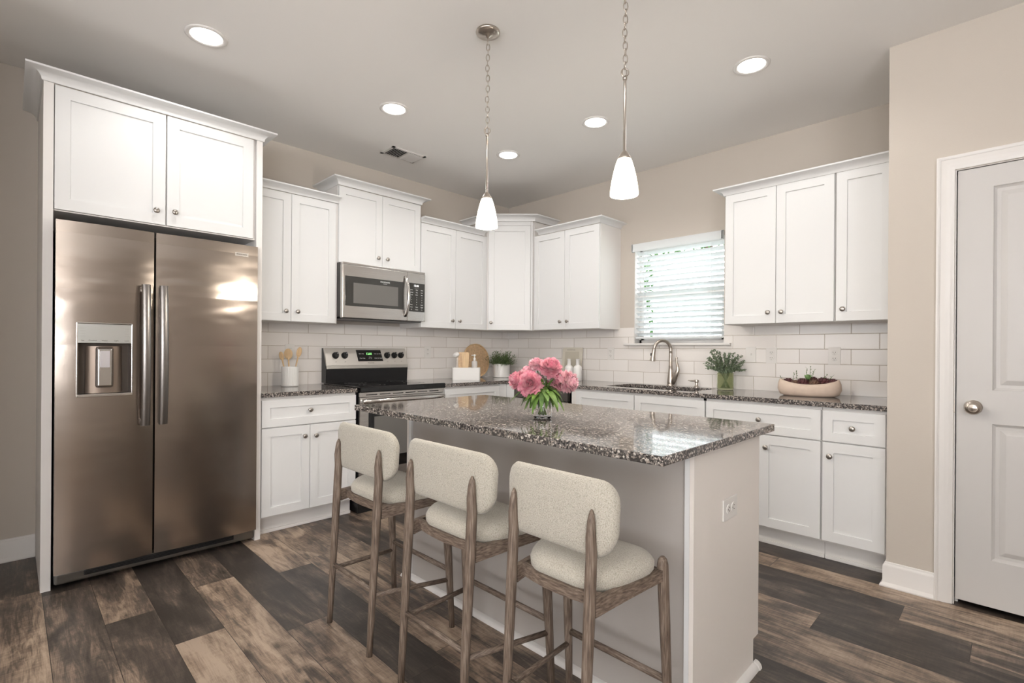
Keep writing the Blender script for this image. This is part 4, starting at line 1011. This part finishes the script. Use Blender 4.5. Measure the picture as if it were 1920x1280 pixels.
# ================================================================== FAUCET + SOAP
def faucet():
    x, y, z = 1.972, -.068, .914
    t = thing('faucet', 'tall brushed nickel gooseneck faucet with pull-down spout at the sink', 'faucet', (x, y, z))
    bm = nb(); lathe(bm, [(.030, 0), (.031, .006), (.028, .010), (.027, .014), (.0285, .020), (.027, .035), (.0225, .075), (.018, .12), (.0155, .155), (.0165, .158), (.0165, .162), (.0148, .165), (.0140, .285)], c=(x, y, z), seg=28)
    ob('body', bm, NICKL, t, smooth=60)
    # spout plane swings towards the viewer's left-front
    dx, dy = -.60, -.80
    top = []
    for k in range(19):
        a = math.pi * k / 18 * .97; rr = .072
        top.append((x + dx * (rr - rr * math.cos(a)), y + dy * (rr - rr * math.cos(a)), z + .285 + .084 * math.sin(a)))
    bm = nb(); tube(bm, [(x, y, z + .265)] + top, [.0145] * 2 + [.0140] * 12 + [.0135] * 6, 16); sp = ob('spout', bm, NICKL, t, smooth='full')
    ex, ey = top[-1][0], top[-1][1]; ez = top[-1][2]
    bm = nb(); tube(bm, [(ex, ey, ez + .004), (ex + dx * .004, ey + dy * .004, ez - .02), (ex + dx * .008, ey + dy * .008, ez - .05), (ex + dx * .012, ey + dy * .012, ez - .085), (ex + dx * .013, ey + dy * .013, ez - .094)], [.0150, .0160, .0170, .0230, .0215], 18)
    sh = ob('spray_head', bm, NICKL, t, smooth=50)
    ob('spray_button', B(ex - .022, ex - .012, ey - .022, ey - .012, ez - .052, ez - .028, bev=.003), BLACK, t, label='small black spray button')
    bm = nb(); p = [(x + .012, y, z + .018), (x + .035, y - .004, z + .055), (x + .055, y - .006, z + .095), (x + .068, y - .008, z + .130), (x + .066, y - .008, z + .160), (x + .055, y - .006, z + .190), (x + .050, y - .005, z + .215), (x + .054, y - .005, z + .232)]
    tube(bm, p, [.020, .022, .021, .016, .011, .0085, .0085, .0105], 14); ob('lever', bm, NICKL, t, smooth='full')
    x, y = 2.195, -.075
    t = thing('soap_dispenser', 'short brushed nickel soap pump on the counter right of the faucet', 'soap dispenser', (x, y, z))
    bm = nb(); lathe(bm, [(.021, 0), (.021, .005), (.014, .009), (.0115, .020), (.010, .034), (.0165, .038), (.018, .052), (.016, .058), (.001, .060)], c=(x, y, z), seg=22); ob('body', bm, NICKL, t, smooth=50)
    bm = nb(); tube(bm, [(x, y, z + .048), (x - .035, y - .036, z + .050), (x - .046, y - .048, z + .054)], [.006, .0048, .004], 10); ob('nozzle', bm, NICKL, t, smooth='full')
faucet()

# ================================================================== PROPS
ZC = .9143
def ribbed_cyl(bm, c, r0, h, n=36, t_=.004):
    prof = []
    rings = []
    def ring(rr, z, rib): return [(c[0] + (rr + rib * (.0012 if k % 2 else 0)) * math.cos(2 * math.pi * k / (2 * n)), c[1] + (rr + rib * (.0012 if k % 2 else 0)) * math.sin(2 * math.pi * k / (2 * n)), z) for k in range(2 * n)]
    loft(bm, [ring(r0 * .93, c[2], 0), ring(r0, c[2] + .006, 1), ring(r0, c[2] + h - .004, 1), ring(r0 - .001, c[2] + h, 0), ring(r0 - t_, c[2] + h, 0), ring(r0 - t_, c[2] + .01, 0)], caps=True)
def spoon(x, y, dx, dy, L_, label, w_=.024, ln=.062, roll=0, flatn=(.7, -.7)):
    t = thing('wooden_spoon', label, 'spoon', (x, y, ZC + .008), 'wooden spoons in the white canister')
    p0 = Vector((x, y, ZC + .009)); dr_ = Vector((dx, dy, 1)).normalized(); p1 = p0 + dr_ * (L_ - ln)
    bm = nb(); tube(bm, [p0, p0.lerp(p1, .6), p1, p1 + dr_ * .012], [.0048, .0046, .0060, .009], 10); ob('handle', bm, BAMBOOL, t, smooth='full')
    n = Vector((*flatn, 0)); s = dr_.cross(n).normalized(); n = s.cross(dr_).normalized(); c = p1 + dr_ * ln / 2
    m = Matrix((( s.x, n.x, dr_.x, c.x), (s.y, n.y, dr_.y, c.y), (s.z, n.z, dr_.z, c.z), (0, 0, 0, 1)))
    bm = nb(); bmesh.ops.create_uvsphere(bm, u_segments=20, v_segments=12, radius=1)
    for v in bm.verts:
        v.co = Vector((v.co.x * w_, v.co.y * .009 - (.006 * (1 - v.co.x ** 2 - v.co.z ** 2) if v.co.y > 0 else 0), v.co.z * ln * .56))
    ob('bowl', xf(bm, m), BAMBOOL, t, smooth='full')
cx, cy = .150, -2.420
bm = nb(); ribbed_cyl(bm, (cx, cy, ZC), .058, .148); o = ob('utensil_canister', bm, WHITEC, loc=(cx, cy, ZC)); setp(o, 'round white ribbed canister holding wooden spoons left of the range', 'canister')
spoon(cx + .008, cy - .004, .02, -.06, .268, 'wide-bowled wooden spoon standing in the middle of the canister', .032, .072)
spoon(cx - .012, cy - .010, -.05, -.20, .250, 'wooden spoon at the left of the canister, behind the widest one', .018, .06)
spoon(cx + .004, cy + .010, .06, .20, .285, 'wooden spoon leaning right out of the canister', .022, .07, flatn=(.9, .2))

# caddy with brush, boards and bottle
cdx, cdy, rotc = .345, -.880, R(45)
CM = Matrix.Translation((cdx, cdy, ZC)) @ Matrix.Rotation(rotc, 4, 'Z')
bm = nb(); W2, D2, hh = .128, .045, .115
out = rrect(2 * W2, 2 * D2, .012, 3); inn = rrect(2 * W2 - .010, 2 * D2 - .010, .008, 3)
loft(bm, [[(x, y, 0) for x, y in out], [(x, y, hh) for x, y in out], [(x, y, hh) for x, y in inn], [(x, y, .006) for x, y in inn]])
o = ob('counter_caddy', xf(bm, CM), WHITEC, loc=(cdx, cdy, ZC)); setp(o, 'rectangular white ribbed caddy on the counter in front of the wooden tray', 'caddy')
def inC(u, v, z=0): return CM @ Vector((u, v, z))
p = inC(-.088, 0); t = thing('dish_brush', 'white dish brush standing at the left end of the white caddy', 'brush', tuple(p))
bm = nb(); tube(bm, [inC(-.088, 0, .008), inC(-.088, 0, .10), inC(-.085, 0, .185), inC(-.090, 0, .215)], [.009, .0095, .009, .013], 12); ob('handle', bm, WBR, t, smooth='full') if False else None
WBR = mat('pale_beech', (.66, .60, .54), .6)
ob('handle', bm, WBR, t, smooth='full')
bm = nb(); bmesh.ops.create_uvsphere(bm, u_segments=18, v_segments=12, radius=1); xf(bm, Matrix.Translation(inC(-.096, -.004, .232)) @ Matrix.Rotation(rotc, 4, 'Z') @ Matrix.Rotation(R(-25), 4, 'Y') @ Matrix.Diagonal((.033, .026, .024, 1))); ob('head', bm, WHITEC, t, smooth='full')
for k, (u, lean, label) in enumerate(((-.040, -.06, 'thin wooden board leaning behind its twin in the caddy'), (-.004, -.03, 'front wooden board standing in the middle of the caddy'))):
    bm = nb(); outl = []
    for a in rrect(.070, .250, .012, 3): outl.append((a[0] * (1 if a[1] > 0 else .6), a[1]))
    loft(bm, [[(x, -.005, z + .125) for x, z in outl], [(x, .005, z + .125) for x, z in outl]])
    mm = CM @ Matrix.Translation((u, -.006 + .016 * (1 - k), .0075)) @ Matrix.Rotation(lean, 4, 'Y')
    o = ob('wooden_board', xf(bm, mm), BAMBOOL if k else BAMBOO, loc=tuple(inC(u, 0))); setp(o, label, 'board', 'wooden boards in the caddy')
p = inC(.075, 0); t = thing('soap_bottle', 'clear frosted pump bottle standing at the right end of the white caddy', 'bottle', tuple(p))
FROST = mat('frosted_plastic', (.80, .77, .74), .35, trans=.35)
bm = nb(); lathe(bm, [(.026, .008), (.027, .014), (.027, .165), (.022, .176), (.011, .182), (.011, .19)], c=tuple(p), seg=24); ob('bottle_body', bm, FROST, t, smooth=50)
bm = nb(); lathe(bm, [(.013, .188), (.013, .204), (.006, .207), (.006, .222), (.014, .224), (.014, .236), (.001, .238)], c=tuple(p), seg=20); tube(bm, [p + Vector((0, 0, .231)), p + Vector((-.03, -.01, .229))], .005, 8); ob('pump', bm, WPLAST, t, smooth=50)

# round tray leaning on the left wall
t = thing('round_tray', 'round light wood tray leaning on the tile behind the caddy', 'tray', (.06, -.50, ZC))
def lean_round(yc, rad, x0):
    m = Matrix.Translation((x0, yc, ZC + .002)) @ Matrix.Rotation(R(-7), 4, 'Y') @ Matrix.Translation((0, 0, rad))
    return m
m = lean_round(-.500, .172, .066)
bm = nb(); lathe(bm, [(.001, -.006), (.172, -.006), (.172, .012), (.163, .012), (.160, .0), (.001, .0)], seg=56, ax='x', cap=False); xf(bm, m); ob('tray_disc', bm, BAMBOO, t, smooth=40)
bm = nb(); lathe(bm, [(.1722, -.004), (.1722, .0126), (.1635, .0126), (.1635, .002)], seg=56, ax='x', cap=False); xf(bm, m); ob('rim', bm, BAMBOOL, t, smooth=40)

# leaf helper
def leaf(bm, base_, dr_, nrm_, ln, wd, curl=.2, seg=4, mi=0):
    dr_ = Vector(dr_).normalized(); nrm_ = Vector(nrm_); nrm_ = (nrm_ - dr_ * nrm_.dot(dr_))
    if nrm_.length < 1e-4: nrm_ = dr_.orthogonal()
    nrm_.normalize(); s = dr_.cross(nrm_); base_ = Vector(base_); rows = []
    for k in range(seg + 1):
        q = k / seg; wv = wd * math.sin(math.pi * min(.97, .12 + q * .86)) ** .8; c = base_ + dr_ * ln * q + nrm_ * (-curl * ln * q * q)
        rows.append([bm.verts.new(c - s * wv / 2 + nrm_ * wv * .15), bm.verts.new(c), bm.verts.new(c + s * wv / 2 + nrm_ * wv * .15)])
    for a, b in zip(rows, rows[1:]):
        for j in (0, 1): bm.faces.new((a[j], a[j + 1], b[j + 1], b[j])).material_index = mi
def leafmat(name, c, var=.35):
    m = mat(name, c, .55, var=var, vscale=40); return m
LG = leafmat('dark_leaf', (.13, .19, .075)); LE = leafmat('eucalyptus_leaf', (.19, .24, .16)); LP = leafmat('peony_leaf', (.10, .19, .035), .4); STEMG = mat('green_stem', (.12, .18, .05), .6)
# potted plant near the corner
random.seed(3)
px, py = .215, -.300
t = thing('potted_plant', 'small bushy green plant in a white pot near the room corner', 'plant', (px, py, ZC))
bm = nb(); lathe(bm, [(.072, .010), (.084, .014), (.086, .135), (.084, .138), (.079, .138), (.077, .125), (.001, .125)], c=(px, py, ZC), seg=36); ob('pot', bm, WHITEC, t, smooth=50)
bm = nb(); lathe(bm, [(.080, 0), (.087, .002), (.088, .013), (.080, .016), (.001, .012)], c=(px, py, ZC), seg=36); ob('saucer', bm, WHITEC, t, smooth=50)
bm = nb(); lathe(bm, [(.077, .118), (.05, .128), (.001, .131)], c=(px, py, ZC), seg=24); ob('soil', bm, SOIL, t)
bm = nb()
for k in range(420):
    a = random.uniform(0, 6.283); el = random.uniform(.1, 1.5); rr = random.random() ** .5 * .06
    b = Vector((px + rr * math.cos(a), py + rr * math.sin(a), ZC + .125)); dr_ = Vector((math.cos(a) * math.cos(el), math.sin(a) * math.cos(el), math.sin(el)))
    ln = random.uniform(.06, .145) * (1.0 if el > .4 else .8)
    tip = b + dr_ * ln
    for q in range(5):
        pp = b.lerp(tip, .25 + q * .19); dd = (dr_ + Vector([random.uniform(-.8, .8) for _ in range(3)])).normalized(); leaf(bm, pp, dd, Vector((0, 0, 1)), random.uniform(.014, .026), .008, .2, 2)
ob('foliage', bm, LG, t)

# recipe book / board and white bottles
FBK = FB(0)
t = thing('framed_print', 'cream framed print leaning on the tile behind the two white bottles', 'frame', (.925, -.04, ZC))
m = Matrix.Translation((.925, -.050, ZC + .001)) @ Matrix.Rotation(R(-6), 4, 'X')
PAPER = mat('cream_paper', (.68, .64, .55), .8); PAPERD = mat('sand_paper', (.56, .52, .43), .8)
bm = nb(); box(bm, -.120, .120, -.010, 0, 0, .310, bev=.002); ob('board', xf(bm, m), PAPER, t)
bm = nb(); box(bm, -.085, .085, -.0112, -.0095, .02, .27); ob('inner_panel', xf(bm, m), PAPERD, t)
bm = text_bm('RECIPES', .022, m @ Matrix.Translation((-.02, -.0108, .289)) @ Matrix(((1, 0, 0, 0), (0, 0, -1, 0), (0, 1, 0, 0), (0, 0, 0, 1))), .0004) if False else nb()
if not len(bm.verts):
    for k in range(9): box(bm, -.065 + k * .0115, -.057 + k * .0115, -.0108, -.0098, .284, .288)
ob('lettering', xf(bm, m), DPRINT, t)
for i, (bx, by, s) in enumerate(((1.000, -.175, 'left white ceramic bottle of the pair in front of the cream print'), (1.090, -.160, 'right white ceramic bottle of the pair in front of the cream print'))):
    bm = nb(); lathe(bm, [(.036, 0), (.040, .004), (.040, .115), (.037, .128), (.026, .140), (.0165, .147), (.0155, .190), (.0175, .192), (.0175, .203), (.001, .204)], c=(bx, by, ZC), seg=28)
    o = ob('ceramic_bottle', bm, WHITEC, smooth=50, loc=(bx, by, ZC)); setp(o, s, 'bottle', 'white bottles near the corner')

# green glass vase with sprigs
gx, gy = 2.452, -.155
bm = nb(); lathe(bm, [(.001, 0), (.052, 0), (.057, .006), (.057, .122), (.055, .123), (.053, .122), (.053, .012), (.001, .012)], c=(gx, gy, ZC), seg=36, cap=False)
o = ob('glass_vase', bm, GREENG, smooth=50, loc=(gx, gy, ZC)); setp(o, 'squat green glass vase on the counter right of the sink', 'vase')
random.seed(11)
t = thing('leafy_sprigs', 'dusty green leafy sprigs spreading out of the green glass vase', 'plant', (gx, gy, ZC + .014))
sb = nb(); lb = nb()
rv = Vector((.707, .707, 0)); dv = Vector((.707, -.707, 0))    # viewer's right, towards the viewer
for k in range(52):
    side = random.uniform(-1, 1); hgt = random.uniform(.02, .13) if abs(side) > .55 else random.uniform(.05, .15)
    if -.75 < side < -.1 and random.random() < .45: hgt = random.uniform(.13, .20)
    fw = random.uniform(-.6, .6)
    b0 = Vector((gx, gy, ZC + .015)) - rv * side * .035 + dv * fw * .03
    b1 = Vector((gx, gy, ZC + .125)) + rv * side * .036 + dv * fw * .025
    tip = Vector((gx, gy, ZC + .125 + hgt)) + rv * side * .150 + dv * fw * .10
    pts = [b0, b1] + bez(b1, b1 + Vector((0, 0, .03)) + rv * side * .03, tip - Vector((0, 0, .01)) - rv * side * .04, tip, 6)[1:]
    tube(sb, pts, [.0014] * 2 + [.0011] * 6, 5)
    for q in range(2, len(pts)):
        for _ in range(7):
            dd = Vector([random.uniform(-1, 1) for _ in range(3)]); pp = pts[q - 1].lerp(pts[q], random.random())
            leaf(lb, pp, dd, Vector((0, 0, 1)) + dd.orthogonal() * .6, random.uniform(.010, .017), .011, .1, 2)
ob('stems', sb, STEMG, t); ob('foliage', lb, LE, t)

# bowl planter with succulents
bx, by, brot = 3.030, -.270, R(12)
BM_ = Matrix.Translation((bx, by, ZC)) @ Matrix.Rotation(brot, 4, 'Z')
t = thing('planter_bowl', 'long cream stone planter bowl holding dark succulents', 'planter', (bx, by, ZC))
bm = nb(); rings = []
def brim(a): return .082 + .026 * (abs(math.cos(a)) ** 2.2) + .004 * math.sin(a)
for rx, ry, zf in ((.140, .075, 0), (.165, .090, .10), (.178, .100, .40), (.175, .098, .75), (.166, .090, .97), (.160, .084, 1.0), (.154, .078, .97), (.150, .074, .7), (.13, .06, .62)):
    rings.append([BM_ @ Vector((rx * math.cos(2 * math.pi * k / 48), ry * math.sin(2 * math.pi * k / 48), brim(2 * math.pi * k / 48) * zf)) for k in range(48)])
loft(bm, rings); ob('bowl', bm, STONE, t, smooth=60)
bm = nb(); loft(bm, [[BM_ @ Vector((.152 * math.cos(a), .076 * math.sin(a), .060)) for a in [2 * math.pi * k / 32 for k in range(32)]], [BM_ @ Vector((.03 * math.cos(a), .02 * math.sin(a), .070)) for a in [2 * math.pi * k / 32 for k in range(32)]]]); ob('soil', bm, SOIL, t)
SUD = mat('burgundy_succulent', (.075, .022, .024), .45, var=.5, vscale=40); SUB = mat('brown_succulent', (.13, .07, .045), .5, var=.4, vscale=40); SUG = mat('green_succulent', (.19, .33, .12), .5, var=.2, vscale=30)
random.seed(21)
def succulent(u, v, z, rad, m_, label, tilt=(0, 0), lay=4, n=9, upr=.0):
    p = BM_ @ Vector((u, v, z - .010)); rad *= 1.12; bm = nb()
    for l in range(lay):
        for k in range(n - l):
            a = 2 * math.pi * (k + .5 * (l % 2)) / (n - l) + random.uniform(-.1, .1); el = R(8 + l * 78 / lay) + upr
            dd = Vector((math.cos(a) * math.cos(el) + tilt[0], math.sin(a) * math.cos(el) + tilt[1], math.sin(el)))
            ln = rad * (1 - .04 * l)
            dn = dd.normalized(); s = dn.cross(Vector((0, 0, 1))).normalized(); nn = s.cross(dn)
            c = p + dn * ln * .55
            m4 = Matrix(((s.x, nn.x, dn.x, c.x), (s.y, nn.y, dn.y, c.y), (s.z, nn.z, dn.z, c.z), (0, 0, 0, 1)))
            b2 = bmesh.ops.create_icosphere(bm, subdivisions=1, radius=1, matrix=m4 @ Matrix.Diagonal((ln * .34, ln * .18, ln * .5, 1)))
    o = ob('succulent', bm, m_, loc=tuple(p), smooth='full'); setp(o, label, 'plant', 'succulents in the planter bowl')
for u, v, z, rr, m_, lb_, ex in ((-.115, -.01, .088, .036, SUD, 'dark burgundy succulent at the left end of the planter bowl', {}),
        (-.075, -.030, .084, .030, SUB, 'small brownish succulent second from the left in the planter', {}), (-.035, -.022, .088, .038, SUD, 'dark succulent left of the green leaf in the planter', {}),
        (.030, -.028, .086, .034, SUB, 'reddish brown succulent in the middle of the planter, front', {}), (.020, .020, .100, .036, SUD, 'burgundy succulent at the back middle of the planter', {}),
        (.080, -.012, .096, .040, SUD, 'large burgundy succulent right of the middle of the planter', {}), (.128, .000, .092, .036, SUD, 'dark plum succulent at the right end of the planter', {}),
        (.115, -.030, .084, .028, SUD, 'small dark plum succulent at the front right of the planter', {}), (-.005, -.010, .112, .034, SUG, 'upright green succulent leaf cluster rising from the planter', dict(lay=2, n=4, upr=.9))):
    succulent(u, v, z, rr, m_, lb_, **ex)
t = thing('trailing_plant', 'thin green shoots sprouting between the dark succulents', 'plant', tuple(BM_ @ Vector((0, 0, .07))))
sb = nb(); lb = nb()
for u, v, hh, lx in ((-.15, 0, .05, -.01), (-.085, -.02, .075, .004), (-.065, -.01, .085, -.004), (-.02, 0, .11, .01), (.005, -.02, .12, .004), (.05, -.02, .07, .05), (.09, .0, .065, .04), (.01, 0, .10, .02)):
    b = BM_ @ Vector((u, v, .068)); e_ = BM_ @ Vector((u + lx, v - .01, .068 + hh)); tube(sb, [b, b.lerp(e_, .5) + Vector((0, 0, .01)), e_], .0013, 5)
    for q in range(4): leaf(lb, b.lerp(e_, .5 + q * .16), Vector((random.uniform(-1, 1), random.uniform(-1, 1), .8)), (0, 0, 1), .016, .006, .1, 2)
ob('stems', sb, STEMG, t); ob('foliage', lb, LG, t)

# ---- peonies in a clear vase on the island
vx, vy = 2.580, -2.335
bm = nb()
lathe(bm, [(.001, 0), (.030, 0), (.037, .004), (.041, .020), (.040, .050), (.036, .080), (.037, .098), (.0355, .099), (.034, .080), (.0375, .050), (.038, .022), (.034, .010), (.001, .009)], c=(vx, vy, ZC), seg=40, cap=False)
o = ob('glass_vase', bm, GLASS, smooth=60, loc=(vx, vy, ZC)); setp(o, 'small clear glass vase on the island holding pink peonies', 'vase')
def petalmat(name, c0, c1):
    m, nt, N, L, B_ = nm(name)
    g = N.new('ShaderNodeTexCoord'); n = N.new('ShaderNodeTexNoise'); n.inputs['Scale'].default_value = 55; n.inputs['Detail'].default_value = 3; L.new(g.outputs['Object'], n.inputs[0])
    L.new(ramp(N, L, n.outputs[0], (.34, c0), (.66, c1)), B_.inputs['Base Color']); B_.inputs['Roughness'].default_value = .6; B_.inputs['Sheen Weight'].default_value = .2
    translucent(m, .25, tuple((a + b) / 2 for a, b in zip(c0, c1))); return m
PK = petalmat('pink_petal', (.70, .19, .29), (.90, .55, .60)); PKL = petalmat('pale_pink_petal', (.80, .36, .46), (.93, .72, .73)); PKW = petalmat('blush_white_petal', (.85, .70, .68), (.90, .84, .80))
random.seed(5)
def petal(bm, c, dr_, upv, ln, wd, cup):
    dr_ = dr_.normalized(); s = dr_.cross(upv)
    s = s.normalized() if s.length > 1e-3 else dr_.orthogonal().normalized(); n = s.cross(dr_)
    rows = []
    for k in range(4):
        q = k / 3; wv = wd * (.35 + .65 * math.sin(math.pi * (.15 + q * .62))); row = []
        for j in (-1, -.5, 0, .5, 1):
            rag = (.10 * random.uniform(-1, 1)) if k == 3 else 0
            row.append(bm.verts.new(c + dr_ * ln * (q + rag) + s * wv * j * .5 + n * (cup * ln * (q * q * .9 - .2 * q) + cup * wd * .35 * j * j)))
        rows.append(row)
    for a, b in zip(rows, rows[1:]):
        for j in range(4): bm.faces.new((a[j], a[j + 1], b[j + 1], b[j]))
def peony(rt, fw, zc, rad, axis, m_, label, np_=120):
    """rt / fw: offsets to the viewer's right / towards the viewer"""
    c = Vector((vx, vy, ZC + zc)) + rv * rt + dv * fw; ax = (rv * axis[0] + dv * axis[1] + Vector((0, 0, axis[2]))).normalized()
    t = thing('peony', label, 'flower', tuple(Vector((vx, vy, ZC + .012))), 'pink peonies in the glass vase')
    bm = nb()
    for k in range(np_):
        q = (k + .5) / np_; th = math.acos(1 - 1.55 * q); ph = k * 2.39996
        o1 = ax.orthogonal().normalized(); o2 = ax.cross(o1)
        dd = ax * math.cos(th) + (o1 * math.cos(ph) + o2 * math.sin(ph)) * math.sin(th)
        dd = (dd + Vector([random.uniform(-.18, .18) for _ in range(3)])).normalized()
        petal(bm, c - ax * rad * .25 + dd * rad * .35, dd, ax, rad * random.uniform(.55, .72) * (1.0 + .25 * q), rad * random.uniform(.42, .6), random.uniform(.2, .5))
    ob('bloom', bm, m_, t, smooth='full')
    bm = nb(); st_ = c - ax * rad * .3; foot = Vector((vx, vy, ZC + .014)) - rv * rt * .12 + dv * random.uniform(-.015, .015) - dv * fw * .1
    nk = Vector((vx, vy, ZC + .100)) + rv * rt * .18 + dv * fw * .15
    tube(bm, [foot, nk] + bez(nk, nk + Vector((0, 0, .03)), st_ - ax * .03, st_, 6)[1:], .0026, 7); ob('stem', bm, STEMG, t, smooth='full')
peony(-.108, .010, .158, .037, (-.8, .3, .35), PK, 'pink peony furthest left in the glass vase')
peony(-.055, .045, .146, .046, (-.15, .95, .25), PK, 'largest pink peony facing the camera at the lower left of the bouquet', 150)
peony(-.062, -.010, .192, .030, (-.3, .1, .9), PKL, 'pale pink peony peeking above the largest bloom at the left')
peony(-.028, .000, .226, .028, (-.2, .5, .85), PKL, 'small half-open pink peony at the top left of the bouquet')
peony(.032, .020, .214, .042, (.25, .6, .75), PK, 'deep pink peony at the top of the bouquet, right of centre', 150)
peony(.020, -.020, .178, .038, (.1, -.1, .6), PKW, 'blush white peony in the middle behind the top bloom')
peony(.058, -.015, .150, .032, (.3, .3, .4), PK, 'shaded pink peony low in the middle right of the bouquet')
peony(.112, .005, .152, .042, (.8, .45, .1), PKL, 'large pink peony furthest right in the bouquet', 140)
t = thing('peony_foliage', 'pointed green peony leaves drooping over the rim of the glass vase', 'leaves', (vx, vy, ZC + .012))
lb = nb(); sb = nb(); random.seed(9)
for k in range(46):
    a = 2 * math.pi * k / 46 * 1.0 + random.uniform(-.15, .15); rd = Vector((math.cos(a), math.sin(a), 0)); b = Vector((vx, vy, ZC + random.uniform(.105, .135))) + rd * random.uniform(.012, .035)
    leaf(lb, b, rd * random.uniform(.6, 1.0) + Vector((0, 0, random.uniform(-.5, .35))), Vector((0, 0, 1)) + rd * .4, random.uniform(.055, .085), random.uniform(.020, .031), random.uniform(.5, 1.1), 6)
for k in range(7):
    a = 2 * math.pi * k / 7; rd = Vector((math.cos(a), math.sin(a), 0)); b = Vector((vx, vy, ZC + .13)) + rd * .03
    leaf(lb, b, rd * .5 + Vector((0, 0, .8)), Vector((0, 0, 1)), .05, .016, .2, 5)
for k in range(7):
    a = 2 * math.pi * k / 7 + .3; rd = Vector((math.cos(a), math.sin(a), 0)); tube(sb, [Vector((vx, vy, ZC + .014)) + rd * .018, Vector((vx, vy, ZC + .08)) - rd * .010, Vector((vx, vy, ZC + .13)) + rd * .02], .0024, 6)
ob('leaf', lb, LP, t, smooth='full'); ob('stem', sb, STEMG, t, smooth='full')

# ---- tree outside the kitchen window
random.seed(14)
t = thing('garden_tree', 'green garden tree glimpsed through the blind slats', 'tree', (.9, 3.2, -.3))
bm = nb(); tube(bm, [(.9, 3.2, -.3), (.95, 3.2, 1.2), (.8, 3.25, 3.2)], [.10, .08, .04], 10); ob('trunk', bm, SUB, t, smooth='full')
lb = nb()
for (cx_, cz_, sx_, sz_, n_) in ((.55, 1.9, .55, 1.0, 900), (1.45, 2.1, .35, 1.0, 500), (-.2, 2.6, .6, .9, 400)):
    for k in range(n_):
        p = Vector((random.gauss(cx_, sx_ * .55), 3.2 + random.gauss(0, .35), random.gauss(cz_, sz_ * .6)))
        leaf(lb, p, Vector([random.uniform(-1, 1) for _ in range(3)]), (0, 0, 1), random.uniform(.08, .14), .06, .2, 2)
ob('foliage', lb, leafmat('tree_leaf', (.16, .34, .12)), t)
g = ob('lawn', B(-12, 14, .5, 22, -.42, -.32), mat('lawn_grass', (.20, .34, .14), .9, var=.3, vscale=3)); g['kind'] = 'structure'
